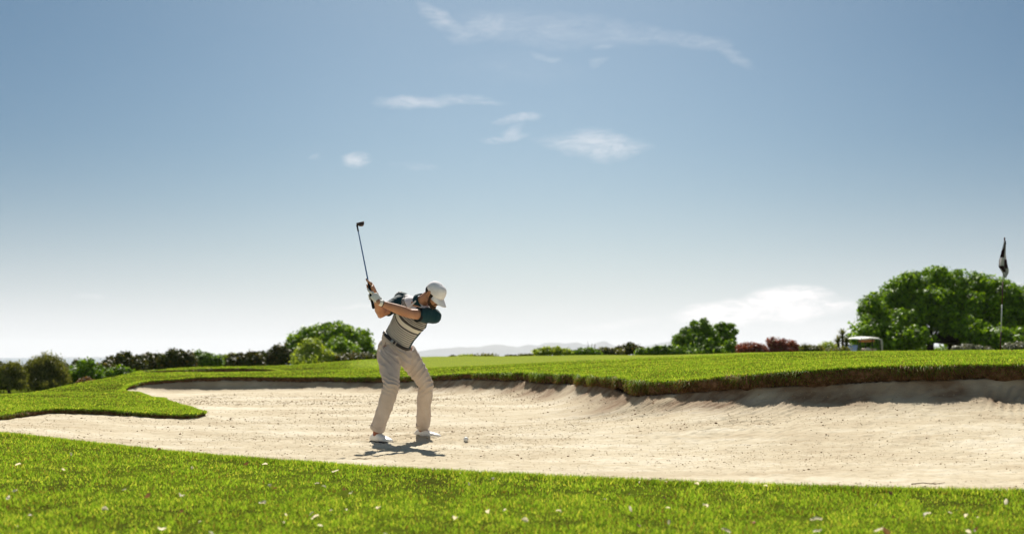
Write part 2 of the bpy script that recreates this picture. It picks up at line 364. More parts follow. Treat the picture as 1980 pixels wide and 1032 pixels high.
def nearest_seg(A, D, x, y):
    ds = np.full(len(x), 1e9); ki = np.zeros(len(x), int); A = A[:len(D)]
    L2 = (D ** 2).sum(1) + 1e-12; ks = np.zeros(len(x))
    for a in range(0, len(x), 20000):
        P = np.stack([x[a:a + 20000], y[a:a + 20000]], 1)
        r = P[:, None] - A[None]; t = np.clip((r * D[None]).sum(2) / L2, 0, 1); q = r - t[..., None] * D[None]; d = np.sqrt((q ** 2).sum(2))
        j = d.argmin(1); ii = np.arange(len(P)); ds[a:a + 20000] = d[ii, j]; ki[a:a + 20000] = j; ks[a:a + 20000] = t[ii, j]
    return ds, ki, ks
def inside(B, x, y):
    c = np.zeros(len(x), bool); A = B[:, :2]; n = len(A)
    for i in range(n):
        x1, y1 = A[i]; x2, y2 = A[(i + 1) % n]
        if y1 == y2: continue
        c ^= ((y1 > y) != (y2 > y)) & (x < (x2 - x1) * (y - y1) / (y2 - y1) + x1)
    return c
FOOT_R = W(736, 860, 13.62); FOOT_L = W(830, 850, 14.42)
def cum(n): return sum(max(2, int(np.hypot(nodes[(i + 1) % len(nodes)][0] - nodes[i][0], nodes[(i + 1) % len(nodes)][1] - nodes[i][1]) / .09)) for i in range(n))
nA = cum(len(EDGE) + len(EDGE_W) - 1); nB = cum(len(EDGE) + len(EDGE_W) + len(EDGE2))
nE = cum(len(EDGE)); PARTS = [BUN_S[:nE + 1], BUN_S[nE:nA + 1], BUN_S[nA:nB + 1], np.concatenate([BUN_S[nB:], BUN_S[:1]])]
def nearest_open(B, x, y):
    ds, ki, ks = nearest_seg(B[:, :2], np.diff(B[:, :2], axis=0), x, y); return ds, ki, ks
def SZ(x, y, fine=True):
    fl = tps_eval(FP, FW, x, y)
    fl = np.clip(fl, -.03, .3)
    ins = inside(BUN, x, y); acc = np.zeros(len(x)); ds = np.full(len(x), 1e9); lowest = np.full(len(x), 1e9)
    for pi, P_ in enumerate(PARTS):                       # each stretch of the edge has a bank of its own; they merge softly
        d_, ki, ks = nearest_open(P_, x, y); B2 = np.roll(P_, -1, 0)
        lerp = lambda c: P_[ki, c] * (1 - ks) + B2[ki, c] * ks
        b = lerp(2) - lerp(3) - fl; sd_ = np.where(ins, d_, 0 if False else d_)
        w1 = (.90 - .40 * smooth01((b - .26) / .2)) * smooth01(b / .10) * (pi in (0, 3)); term = np.maximum(b, 0) * (w1 * np.exp(-sd_ / (.10 + .15 * lerp(4))) + (1 - w1) * np.exp(-(sd_ / (lerp(4) * 1.6)) ** 1.3))
        acc = acc + term ** 4; ds = np.minimum(ds, d_)
        if pi == 0: sarc = ki * .09 + ks * .09; dback = d_
    sdist = dback
    z = fl + acc ** .25
    z = np.where(ins, z, np.minimum(z, GZ(x, y) - .05 - np.minimum(ds, .4) * .3)) if True else z
    if fine:
        near = np.exp(-((x + 1.0) ** 2 / 1.6 + (y - 13.9) ** 2 / 2.2))
        amp = 1.5 + 1.6 * near
        z = z + fbm(x * .8, y * .5, oct=3, seed=21) * .012
        z = z + (fbm(x * 6, y * 3.2, oct=3, seed=31) * .0042 + fbm(x * 22, y * 16, oct=2, seed=41) * .0030) * amp
        # rake grooves running down the right-hand bank
        w = smooth01((x - .2) / 1.0) * smooth01((3.4 - sdist) / 1.6) * smooth01((sdist - .05) / .1) * smooth01((y - 9.8) / 1.5) * smooth01(vnoise(x * .9, y * .9, seed=77) * 1.2 + 1.0)
        z = z + np.sin(2 * math.pi * (sarc + .28 * sdist + .05 * fbm(x * 1.3, y * 1.3, oct=2, seed=3)) / .10) * .0135 * w * smooth01((20.5 - y) / 2.5) * (.62 + .55 * vnoise(sarc / .10 + .3, sdist * 9, seed=12))
        # long, soft rake sweeps on the floor
        w2 = (1 - smooth01((x - .5) / 1.5)) * smooth01((ds - .5) / .5)
        z = z + np.sin(2 * math.pi * (y + .22 * x + .35 * fbm(x * .3, y * .3, oct=2, seed=8)) / .16) * .0022 * w2 * smooth01(vnoise(x * .4, y * .6, seed=7) * 1.5 + .4)
    return z
# ------------------------------------------------------------------ ground sheet
def green_edge(x, y): return smooth01((1.04 - np.hypot((x - 4.5) / 9.5, (y - 46) / 16.5)) / .08) * (y > 30)
def build_ground():
    ang = np.unique(np.concatenate([np.linspace(-180, -40, 36), np.linspace(-40, -24, 24), np.linspace(-24, 24, 190), np.linspace(24, 40, 24), np.linspace(40, 180, 36)[:-1]]))
    rad = np.concatenate([np.geomspace(.5, 5, 12), np.linspace(5.1, 13, 60), np.linspace(13.1, 32, 110), np.linspace(32.2, 60, 60), np.geomspace(61, 150, 22), np.geomspace(160, 15000, 26)])
    A, R = np.meshgrid(np.radians(ang), rad); A = A + (np.arange(len(rad)) % 2)[:, None] * math.radians(.12)
    x = (R * np.sin(A)).ravel(); y = (R * np.cos(A)).ravel()
    keep = np.ones(len(x), bool)
    for B in (BUN, BUN2):
        m = (x > B[:, 0].min() - 1) & (x < B[:, 0].max() + 1) & (y > B[:, 1].min() - 1) & (y < B[:, 1].max() + 1); ii = np.where(m)[0]
        ds, _, _ = nearest(B, x[ii], y[ii]); ins = inside(B, x[ii], y[ii]); keep[ii[ins | (ds < .05)]] = False
    x, y = x[keep], y[keep]
    pts = [Vector((0, 0))] + [Vector(p) for p in zip(x, y)]; base = len(pts); edges = []
    for B in (BUN, BUN2):
        s = len(pts); pts += [Vector((b[0], b[1])) for b in B]; n = len(B); edges += [(s + i, s + (i + 1) % n) for i in range(n)]
    vo, eo, fo, *_ = delaunay_2d_cdt(pts, edges, [], 0, 1e-6)
    vx = np.array([v[0] for v in vo]); vy = np.array([v[1] for v in vo]); fo = np.array(fo, int)
    cx, cy = vx[fo].mean(1), vy[fo].mean(1)
    bad = np.zeros(len(fo), bool)
    for B in (BUN, BUN2):
        m = np.where((cx > B[:, 0].min() - 1) & (cx < B[:, 0].max() + 1) & (cy > B[:, 1].min() - 1) & (cy < B[:, 1].max() + 1))[0]
        bad[m[inside(B, cx[m], cy[m])]] = True
    fo = fo[~bad]; vz = GZ(vx, vy)
    V = [np.stack([vx, vy, vz], 1)]; nb = len(vx); faces = fo.ravel(); nt_ = len(fo); tot = [3] * nt_; idx = list(faces)
    # turf face under the crest (second material)
    mi = [0] * nt_
    for B in (BUN, BUN2):
        n = len(B); T = np.roll(B, -1, 0)[:, :2] - np.roll(B, 1, 0)[:, :2]; T /= np.linalg.norm(T, axis=1)[:, None] + 1e-9
        inn = np.stack([T[:, 1], -T[:, 0]], 1)
        c = B[:, :2] + inn * .05; sg = np.where(inside(B, c[:, 0], c[:, 1]), 1, -1)[:, None]; inn = inn * sg      # towards the sand
        s = np.arange(n) * .3; s0 = nb
        prof = [(0, 0), (.015, .25), (.0, .6), (-.04, 1.0), (-.10, 1.9)]
        for k, (o, dn) in enumerate(prof):
            j = fbm(s * 1.7, s * 0 + k * 5.1, oct=3, seed=50 + k) * .02 * (k > 0) * np.clip(B[:, 3] / .1, .1, 1)
            h = B[:, 3] + .03
            V.append(np.stack([B[:, 0] + inn[:, 0] * (o * np.clip(B[:, 3] / .1, .2, 1.3) + j), B[:, 1] + inn[:, 1] * (o * np.clip(B[:, 3] / .1, .2, 1.3) + j), B[:, 2] + (.003 if k == 0 else 0) - h * dn], 1))
        nb += n * len(prof)
        for k in range(len(prof) - 1):
            for i in range(n):
                a, b = s0 + k * n + i, s0 + k * n + (i + 1) % n; idx += [a, b, b + n, a + n]; tot.append(4); mi.append(1)
    V = np.concatenate(V)
    me = np_mesh('lawn', V, tot, idx, {'green': green_edge(V[:, 0], V[:, 1])})
    o = link('lawn', me, [M_LAWN, M_SOIL]); me.polygons.foreach_set('material_index', np.array(mi, np.int32)); me.update()
    tag(o, kind='structure')
def m_lawn():
    m = bpy.data.materials.new('lawn_turf'); m.use_nodes = True; t = m.node_tree; p = t.nodes['Principled BSDF']
    p.inputs['Roughness'].default_value = 1.0; p.inputs['Specular IOR Level'].default_value = 0
    g = t.nodes.new('ShaderNodeNewGeometry')
    def nz(sc, det):
        n = t.nodes.new('ShaderNodeTexNoise'); n.inputs['Scale'].default_value = sc; n.inputs['Detail'].default_value = det; t.links.new(g.outputs['Position'], n.inputs['Vector']); return n.outputs[0]
    a, b = nz(.6, 5), nz(30, 4)
    f = mathn(t, 'ADD', mathn(t, 'MULTIPLY', a, .6), mathn(t, 'MULTIPLY', b, .4))
    r = t.nodes.new('ShaderNodeValToRGB'); t.links.new(f, r.inputs[0]); cr = r.color_ramp; cr.elements.new(.5)
    for e, (q, c) in zip(cr.elements, [(.36, (.04, .040, .010)), (.5, (.075, .10, .010)), (.64, (.12, .16, .012))]): e.position = q; e.color = (*c, 1)
    ga = t.nodes.new('ShaderNodeAttribute'); ga.attribute_name = 'green'
    t.links.new(mixc(t, ga.outputs['Fac'], r.outputs[0], (.22, .27, .045)), p.inputs['Base Color'])
    bp = t.nodes.new('ShaderNodeBump'); bp.inputs['Distance'].default_value = .02; bp.inputs['Strength'].default_value = .6; t.links.new(b, bp.inputs['Height']); t.links.new(bp.outputs[0], p.inputs['Normal'])
    return m
def m_sand():
    m = bpy.data.materials.new('bunker_sand'); m.use_nodes = True; t = m.node_tree; p = t.nodes['Principled BSDF']
    p.inputs['Roughness'].default_value = .95; p.inputs['Specular IOR Level'].default_value = .15
    g = t.nodes.new('ShaderNodeNewGeometry')
    def nz(sc, det, scale=(1, 1, 1), rough=.55):
        mp = t.nodes.new('ShaderNodeMapping'); mp.inputs['Scale'].default_value = scale; t.links.new(g.outputs['Position'], mp.inputs[0])
        n = t.nodes.new('ShaderNodeTexNoise'); n.inputs['Scale'].default_value = sc; n.inputs['Detail'].default_value = det; n.inputs['Roughness'].default_value = rough; t.links.new(mp.outputs[0], n.inputs['Vector']); return n.outputs[0]
    big = nz(.55, 5, (1, 2.2, 1)); mid = nz(5, 5, (1, 1.6, 1)); fine = nz(70, 5, rough=.7)
    f = mathn(t, 'ADD', mathn(t, 'MULTIPLY', big, .6), mathn(t, 'MULTIPLY', mid, .4))
    r = t.nodes.new('ShaderNodeValToRGB'); t.links.new(f, r.inputs[0]); cr = r.color_ramp; cr.elements.new(.5)
    for e, (q, c) in zip(cr.elements, [(.36, (.44, .355, .235)), (.5, (.545, .466, .325)), (.62, (.645, .575, .44))]): e.position = q; e.color = (*c, 1)
    # coarse dark grains
    sp = nz(120, 2, (1, 1, 1), .5); spk = mathn(t, 'MULTIPLY', mathn(t, 'GREATER_THAN', sp, .66), .35)
    ea = t.nodes.new('ShaderNodeAttribute'); ea.attribute_name = 'lip_shade'           # brown shade under the lip, painted into the sand colour
    shade_fac = mathn(t, 'MULTIPLY', ea.outputs['Fac'], mathn(t, 'MULTIPLY_ADD', mid, 1.6, .1), None, clamp=True)
    c2 = mixc(t, shade_fac, mixc(t, spk, r.outputs[0], (.16, .10, .06)), (.22, .145, .085)) if True else mixc(t, spk, r.outputs[0], (.16, .10, .06))
    t.links.new(c2, p.inputs['Base Color'])
    h = mathn(t, 'ADD', mathn(t, 'MULTIPLY', fine, .5), mathn(t, 'MULTIPLY', nz(25, 5, (1, 1.2, 1)), .8))
    bp = t.nodes.new('ShaderNodeBump'); bp.inputs['Distance'].default_value = .012; bp.inputs['Strength'].default_value = .55; t.links.new(h, bp.inputs['Height']); t.links.new(bp.outputs[0], p.inputs['Normal'])
    return m
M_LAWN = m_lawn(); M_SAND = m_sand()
M_SOIL = mat('turf_soil', [(.045, .024, .012), (.11, .06, .03), (.20, .12, .07)], .95, .1, noise=(18, 6), bump=(60, .8, .03))
build_ground()
def LIP_SHADE(x, y):  # mask of the painted lip shade, fading away from the edge
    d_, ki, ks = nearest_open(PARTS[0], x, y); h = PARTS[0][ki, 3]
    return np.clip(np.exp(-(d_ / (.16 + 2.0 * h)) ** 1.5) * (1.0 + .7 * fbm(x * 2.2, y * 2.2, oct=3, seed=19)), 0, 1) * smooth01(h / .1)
def build_sand():
    rad = np.concatenate([np.linspace(7.9, 18, 560), np.linspace(18.03, 31.5, 300)]); x0, x1 = -.50, .78
    U = np.linspace(x0, x1, 1150)
    D, UU = np.meshgrid(rad, U, indexing='ij'); x = (UU * D).ravel(); y = D.ravel()
    m = (x > BUN[:, 0].min() - .5) & (x < BUN[:, 0].max() + .5) & (y > BUN[:, 1].min() - .5) & (y < BUN[:, 1].max() + .5)
    ok = np.zeros(len(x), bool); ii = np.where(m)[0]; ins = inside(BUN, x[ii], y[ii]); ok[ii[ins]] = True
    out = ii[~ins]; 
    # keep a margin that runs under the turf
    sub = BUN[::2]; ds, _, _ = nearest(sub, x[out], y[out]); ok[out[ds < .28]] = True
    n, k = D.shape; okg = ok.reshape(n, k); q = okg[:-1, :-1] & okg[1:, :-1] & okg[:-1, 1:] & okg[1:, 1:]
    I, J = np.where(q); a = I * k + J; quads = np.stack([a, a + 1, a + k + 1, a + k], 1)
    used = np.unique(quads); remap = np.full(len(x), -1); remap[used] = np.arange(len(used)); xs, ys = x[used], y[used]
    z = SZ(xs, ys)
    # shoes press into the sand a little; the grains pile round them
    for P, ax in ((FOOT_R, (.75, -.66)), (FOOT_L, (.9, -.43))):
        dx, dy = xs - P.x, ys - P.y; u = dx * ax[0] + dy * ax[1]; v = -dx * ax[1] + dy * ax[0]; r = np.sqrt((u / .2) ** 2 + (v / .09) ** 2)
        z += .020 * np.exp(-((r - 1.35) / .28) ** 2) * (.7 + .6 * vnoise(xs * 30, ys * 30, seed=4)) - .008 * np.exp(-(r / 1.0) ** 4)
    o = link('bunker_sand', np_mesh('bunker_sand', np.stack([xs, ys, z], 1), 4, remap[quads], {'lip_shade': LIP_SHADE(xs, ys)}), M_SAND); tag(o, kind='structure')
    # second bunker
    g = np.linspace(0, 1, 60); X, Y = np.meshgrid(np.linspace(BUN2[:, 0].min() - .3, BUN2[:, 0].max() + .3, 60), np.linspace(BUN2[:, 1].min() - .3, BUN2[:, 1].max() + .3, 40)); x, y = X.ravel(), Y.ravel()
    ds, ki, ks = nearest(BUN2, x, y); ins = inside(BUN2, x, y); z = np.where(ins, BUN2[ki, 2] - BUN2[ki, 3] - .30 * (1 - np.exp(-ds / .5)), BUN2[ki, 2] - BUN2[ki, 3] - .05)
    a = (np.arange(39)[:, None] * 60 + np.arange(59)[None]).ravel(); o = link('far_bunker_sand', np_mesh('far_bunker_sand', np.stack([x, y, z], 1), 4, np.stack([a, a + 1, a + 61, a + 60], 1)), M_SAND); tag(o, kind='structure')
build_sand()
# ------------------------------------------------------------------ grass blades
def blades(name, P, H, Wd, lean, mat_, nseed=1, dirs=None, rcol=None):
    """P (n,3) roots, H heights, Wd widths; each blade is a bent tapering strip"""
    n = len(P); rg = np.random.default_rng(nseed); az = rg.uniform(0, 2 * math.pi, n)
    if dirs is None: L_ = np.stack([np.cos(az), np.sin(az), np.zeros(n)], 1) * (lean * np.abs(rg.normal(.7, .45, n)))[:, None]; up = np.array([0, 0, 1.]) + L_ * .45; tip = np.array([0, 0, .85]) + L_ * 1.25
    else: up, tip = dirs
    up = up / np.linalg.norm(up, axis=1)[:, None]; tip = tip / np.linalg.norm(tip, axis=1)[:, None]
    fa = rg.uniform(0, 2 * math.pi, n); side = np.stack([np.cos(fa), np.sin(fa), np.zeros(n)], 1); side[:, 0] = np.sign(side[:, 0]) * (np.abs(side[:, 0]) * .7 + .3)
    mid = P + up * (H * .5)[:, None]; end = mid + tip * (H * .5)[:, None]
    V = np.stack([P - side * (Wd * .5)[:, None], P + side * (Wd * .5)[:, None], mid + side * (Wd * .42)[:, None], mid - side * (Wd * .42)[:, None], end], 1).reshape(-1, 3)
    b = (np.arange(n) * 5)[:, None]; q = np.concatenate([b, b + 1, b + 2, b + 3, b + 3, b + 2, b + 4], 1).ravel()
    r = rg.uniform(0, 1, n) if rcol is None else rcol
    me = np_mesh(name, V, np.tile([4, 3], n), q, {'r': np.repeat(r, 5)})
    return link(name, me, mat_)
GR = [(0, (.14, .10, .030)), (.07, (.34, .28, .10)), (.14, (.09, .17, .020)), (.5, (.235, .415, .045)), (.85, (.36, .53, .07)), (1, (.60, .64, .14))]
M_GRASS = leaf_mat('grass_blade', GR, .5, (1.35, 1.2, .5), .6, .08, patch=(1.7, .85))
M_GREEN = leaf_mat('green_blade', [(0, (.32, .37, .05)), (.5, (.44, .50, .07)), (1, (.54, .57, .11))], .45, (1.2, 1.1, .6), .6, .08, patch=(.5, .3))
M_LIPG = leaf_mat('lip_grass_blade', [(0, (.16, .07, .03)), (.3, (.30, .15, .065)), (.48, (.42, .28, .12)), (.55, (.10, .18, .015)), (.8, (.17, .30, .018)), (1, (.20, .32, .02))], .35, (1.2, 1.1, .6), .6, .08)
def on_green(x, y):      # the mown putting surface
    return (y > 31 + .0 * x) & (y < 62) & (x > -3.2 + .02 * (y - 30)) & (x < 9.5 + .05 * y) & (np.hypot((x - 4.5) / 9.5, (y - 46) / 16.5) < 1)
def grass():
    sets = [(5.0, 8.4, 6400, .0048, .027), (8.4, 14.8, 3800, .0060, .025), (14.8, 21, 2100, .0078, .023), (21, 31, 950, .0115, .021), (31, 50, 330, .019, .019)]
    PP, HH, WW = [], [], []; PG, HG, WG = [], [], []
    for (d0, d1, den, w, h) in sets:
        x0, x1 = -.39 * d1 - 1.4, .39 * d1 + 1.4
        if d0 > 14: x0, x1 = -.37 * d1 - .3, .37 * d1 + .3
        n = int((x1 - x0) * (d1 - d0) * den); x = RNG.uniform(x0, x1, n); y = RNG.uniform(d0, d1, n)
        m = np.abs(x) < .38 * y + np.where(y < 9, 1.5, .7); x, y = x[m], y[m]
        keep = ~inside(BUN, x, y) & ~inside(BUN2, x, y); x, y = x[keep], y[keep]
        # clumping
        c = fbm(x * 9, y * 5, oct=3, seed=14) * np.clip(11 / y, .35, 1); k = RNG.uniform(-.7, .9, len(x)) < c * 1.0 + .48; x, y, c = x[k], y[k], c[k]
        z = GZ(x, y) - .004; H = h * RNG.uniform(.5, 1.3, len(x)) * (1 + .4 * c); Wd = w * RNG.uniform(.7, 1.3, len(x))
        g = on_green(x, y); P = np.stack([x, y, z], 1)
        PP.append(P[~g]); HH.append(H[~g]); WW.append(Wd[~g]); PG.append(P[g]); HG.append(H[g] * .4); WG.append(Wd[g])
    # thick fringe along the whole edge
    for B, st in ((BUN, .09), (BUN2, .14)):
        T = np.roll(B, -1, 0)[:, :2] - B[:, :2]; inn = np.stack([T[:, 1], -T[:, 0]], 1); inn /= np.linalg.norm(inn, axis=1)[:, None] + 1e-9
        c = B[:, :2] + inn * .05; inn *= np.where(inside(B, c[:, 0], c[:, 1]), 1, -1)[:, None]
        vis = (np.abs(B[:, 0]) < .38 * B[:, 1] + .8) & (B[:, 1] > 7)
        cnt = (300 * np.clip(11 / B[:, 1], .35, 1)).astype(int) * vis; ii = np.repeat(np.arange(len(B)), cnt)
        t = RNG.uniform(0, 1, len(ii)); off = -np.abs(RNG.normal(0, .05, len(ii))) + .012
        xy = B[ii, :2] + T[ii] * t[:, None] + inn[ii] * off[:, None]; z = GZ(xy[:, 0], xy[:, 1]) - .006
        PP.append(np.stack([xy[:, 0], xy[:, 1], z], 1)); HH.append(RNG.uniform(.025, .055, len(ii))); WW.append(np.clip(.0055 * B[ii, 1] / 11, .0045, .014) * RNG.uniform(.7, 1.3, len(ii)))
    o = blades('grass', np.concatenate(PP), np.concatenate(HH), np.concatenate(WW), 1.0, M_GRASS); tag(o, kind='stuff', label='bright green mown rough grass round the sand bunker', cat='grass')
    o = blades('putting_green_grass', np.concatenate(PG), np.concatenate(HG), np.concatenate(WG), .9, M_GREEN, 4); tag(o, kind='stuff', label='short paler grass of the putting green on the rise', cat='grass')
    # hanging turf and roots on the faces
    PL, HL, WL, UL, TL, RL = [], [], [], [], [], []
    for B in (BUN, BUN2):
        T = np.roll(B, -1, 0)[:, :2] - B[:, :2]; inn = np.stack([T[:, 1], -T[:, 0]], 1); inn /= np.linalg.norm(inn, axis=1)[:, None] + 1e-9
        c = B[:, :2] + inn * .05; inn *= np.where(inside(B, c[:, 0], c[:, 1]), 1, -1)[:, None]
        vis = (np.abs(B[:, 0]) < .38 * B[:, 1] + .8) & (B[:, 3] > .03)
        cnt = (150 * np.clip(B[:, 3] / .15, .3, 1.2) * np.clip(16 / B[:, 1], .4, 1)).astype(int) * vis; ii = np.repeat(np.arange(len(B)), cnt); n = len(ii)
        t = RNG.uniform(0, 1, n); hh = RNG.uniform(0, 1, n) ** 1.3
        xy = B[ii, :2] + T[ii] * t[:, None] + inn[ii] * (.012 - .02 * hh)[:, None]; z = B[ii, 2] - hh * B[ii, 3] * .9
        az = RNG.normal(0, .6, n); tx = T[ii] / (np.linalg.norm(T[ii], axis=1)[:, None] + 1e-9)
        d2 = inn[ii] * RNG.uniform(.5, 1.1, n)[:, None] + tx * az[:, None]
        up = np.concatenate([d2, RNG.uniform(-.2, .7, n)[:, None] * (1 - hh[:, None])], 1); tip = np.concatenate([d2 * .5, RNG.uniform(-1.2, -.3, n)[:, None]], 1)
        PL.append(np.stack([xy[:, 0], xy[:, 1], z], 1)); tf = 1 + 1.1 * np.clip(fbm(np.arange(len(B)) * .35, np.zeros(len(B)), oct=2, seed=23)[ii], -.45, 1)
        HL.append(RNG.uniform(.03, .085, n) * tf * np.clip(B[ii, 3] / .12, .5, 1)); WL.append(np.clip(.005 * B[ii, 1] / 13, .005, .014) * RNG.uniform(.6, 1.3, n)); UL.append(up); TL.append(tip)
        sa = np.arange(len(B)) * .09; br = fbm(sa * .5, sa * 0, oct=3, seed=61)[ii]; right = smooth01((B[ii, 0] - .2) / 1.5)
        RL.append(np.clip(RNG.uniform(0, 1, n) * .75 + .42 - hh * .45 - right * .20 + br * .18, 0, 1))
    o = blades('overhanging_turf', np.concatenate(PL), np.concatenate(HL), np.concatenate(WL), 1, M_LIPG, 5, (np.concatenate(UL), np.concatenate(TL)), np.concatenate(RL))
    tag(o, kind='stuff', label='ragged brown and green turf hanging over the bunker lip', cat='grass')
grass()
# ------------------------------------------------------------------ loose bits on the sand
def clods():
    n = 120000; x = RNG.uniform(-6, 6, n); y = 8.2 + 20 * RNG.uniform(0, 1, n) ** 1.3
    m = inside(BUN, x, y) & (np.abs(x) < .4 * y + .3); c = fbm(x * .5, y * 1.1, oct=3, seed=88); m &= RNG.uniform(-.9, 1.4, n) < c * 1.1; x, y = x[m], y[m]; n = len(x)
    s = np.clip(RNG.lognormal(math.log(.0030), .45, n), .0018, .012) * np.clip(y / 12, .9, 1.6); z = SZ(x, y) + s * .25
    base = np.array([(1, 0, 0), (0, 1, 0), (-1, 0, 0), (0, -1, 0), (0, 0, 1), (0, 0, -1)], float)
    V = base[None] * RNG.uniform(.55, 1.25, (n, 6, 1)) * s[:, None, None] * np.array([1.3, 1.0, .75]); a = RNG.uniform(0, 6.3, n); ca, sa = np.cos(a)[:, None], np.sin(a)[:, None]
    X = V[..., 0] * ca - V[..., 1] * sa; Y = V[..., 0] * sa + V[..., 1] * ca; V = np.stack([X + x[:, None], Y + y[:, None], V[..., 2] + z[:, None]], 2).reshape(-1, 3)
    f = np.array([(0, 1, 4), (1, 2, 4), (2, 3, 4), (3, 0, 4), (1, 0, 5), (2, 1, 5), (3, 2, 5), (0, 3, 5)]); idx = (f[None] + (np.arange(n) * 6)[:, None, None]).ravel()
    m = leaf_mat('sand_clod', [(0, (.17, .09, .045)), (.3, (.32, .20, .11)), (.6, (.44, .33, .21)), (1, (.5, .42, .30))], 0.0, rough=.9, spec=.1)
    o = link('sand_crumbs', np_mesh('sand_crumbs', V, 3, idx, {'r': np.repeat(RNG.uniform(0, 1, n), 6)}), m); tag(o, kind='stuff', label='small dark crumbs of earth strewn over the bunker sand', cat='crumbs')
clods()
M_TWIG = mat('dry_twig', [(.13, .08, .05), (.25, .17, .10)], .9, .1, noise=(60, 3))
def twig(px, py, ln, ang, label):
    d = CAMZ * F / (py - 690); p = W(px, py, d); z = float(SZ(np.array([p.x]), np.array([p.y]))[0]); e = empty('twig', (p.x, p.y, z))
    a = math.radians(ang); dr = Vector((math.cos(a), math.sin(a), 0)); rp = Vector((-dr.y, dr.x, 0)); q = Vector((p.x, p.y, z + .006)); b = MB()
    b.tube([q - dr * ln * .5, q - dr * ln * .15 + rp * .01 + Vector((0, 0, .006)), q + dr * ln * .2 - rp * .008, q + dr * ln * .5 + Vector((0, 0, .008))], [.0032, .003, .0025, .0015], 6)
    b.tube([q + dr * ln * .1, q + dr * ln * .25 + rp * ln * .12 + Vector((0, 0, .008))], [.003, .0012], 5)
    bpy.data.objects.remove(e); o = b.build('twig', M_TWIG); tag(o, label, 'twig')
twig(1795, 936, .22, 4, 'thin dry twig on the sand near the front grass edge')
twig(700, 888, .15, 12, 'slender twig on the sand just before the golfer\'s shadow')
def leaflet_mesh(i):
    rg = random.Random(i); b = MB(); L_ = 1.0; w = rg.uniform(.55, .85); n = 6; vs = []; fs = []
    for k in range(n + 1):
        t = k / n; ww = w * math.sin(math.pi * min(.97, max(.03, t)) ** .85) ; x = (t - .5) * L_; bend = .25 * math.sin(t * 3.1 + i) + .12
        for sgn in (-1, 0, 1): vs.append((x, sgn * ww * .5, bend + abs(sgn) * .16 * (1 + .3 * math.sin(k * 2 + i))))
    for k in range(n):
        for s_ in (0, 1): a = k * 3 + s_; fs.append((a, a + 1, a + 4, a + 3))
    b.add(vs, fs); return b.mesh('fallen_leaf')
def litter():
    pale = leaf_mat('pale_leaf', [(0, (.78, .70, .54)), (1, (.90, .85, .74))], .6, (1.1, 1.04, .92)); brown = leaf_mat('brown_leaf', [(0, (.16, .09, .05)), (1, (.3, .18, .1))], .25, (1.1, .9, .6)); red = leaf_mat('red_leaf', [(0, (.35, .03, .02)), (1, (.45, .06, .03))], .25, (1.1, .6, .5))
    protos = []
    for i in range(10):
        me = leaflet_mesh(i); at = me.attributes.new('r', 'FLOAT', 'POINT'); at.data.foreach_set('value', np.full(len(me.vertices), (i % 5) / 4, np.float32)); me.materials.append([pale, pale, brown, pale, brown][i % 5]); me.polygons.foreach_set('use_smooth', [True] * len(me.polygons)); protos.append(me)
    meR = leaflet_mesh(20); at = meR.attributes.new('r', 'FLOAT', 'POINT'); meR.materials.append(red)
    spots = [(34, 915, 1.0, 0), (137, 893, .9, 0), (349, 968, 1.2, 0), (370, 915, .7, 0), (511, 909, .9, 0), (508, 978, 1.5, 0), (523, 947, .8, 0), (647, 922, 1.1, 0), (731, 985, 1.1, 0), (612, 943, .8, 0), (203, 991, .9, 0), (240, 957, .8, 0), (285, 966, 1.1, 2), (353, 992, .9, 2), (306, 883, 1.0, 2), (664, 954, 1.0, 2), (609, 1002, 1.0, 0), (313, 1023, 1.0, 0), (880, 1003, .9, 0), (945, 990, .8, 0), (1014, 1005, .9, 0), (1080, 990, .8, 0), (1222, 985, .9, 0),
             (1405, 1024, 1.1, 0), (1575, 1006, 1.6, 0), (1582, 1024, 1.1, 0), (1363, 982, 1.1, 0), (1347, 947, .9, 0), (1700, 1025, 1.3, 0), (1715, 1027, 1.3, 2), (1795, 998, 1.2, 0), (1868, 1000, .9, 0), (15, 975, 1.0, 0), (60, 1006, .9, 2), (15, 884, .8, 2), (475, 908, .9, 2), (905, 943, .8, 0), (1480, 950, .7, 0), (1890, 1022, 1.3, 2), (1945, 975, .9, 0)]
    rg = random.Random(5); 
    for _ in range(58):
        spots.append((rg.uniform(-10, 1990), rg.uniform(872, 1034) if rg.random() < .7 else rg.uniform(930, 1034), rg.uniform(.3, .75), rg.choice([0, 0, 2])))
    first = None
    for i, (px, py, s, kd) in enumerate(spots + [(1458, 1009, .8, 9)]):
        d = (CAMZ - .02) * F / (py - 690); p = W(px, py, d)
        if inside(BUN, np.array([p.x]), np.array([p.y]))[0]: continue
        me = meR if kd == 9 else protos[rg.choice([2, 4, 7, 9]) if kd == 2 else rg.choice([0, 1, 3, 5, 6, 8])]
        o = bpy.data.objects.new('fallen_leaf', me); COL.objects.link(o); o.location = (p.x, p.y, G1(p.x, p.y) + .036); sc = .037 * s; o.scale = (sc, sc, sc)
        o.rotation_euler = (rg.uniform(-.7, .7) + .35, rg.uniform(-.7, .7), rg.uniform(0, 6.3))
        if kd == 9: tag(o, 'single small red leaf among the pale ones in the front grass', 'leaf', 'fallen leaves in the front grass')
        else: tag(o, 'small %s fallen leaf caught in the green grass before the bunker' % ('brown' if me in (protos[2], protos[4], protos[7], protos[9]) else 'pale'), 'leaf', 'fallen leaves in the front grass')
litter()
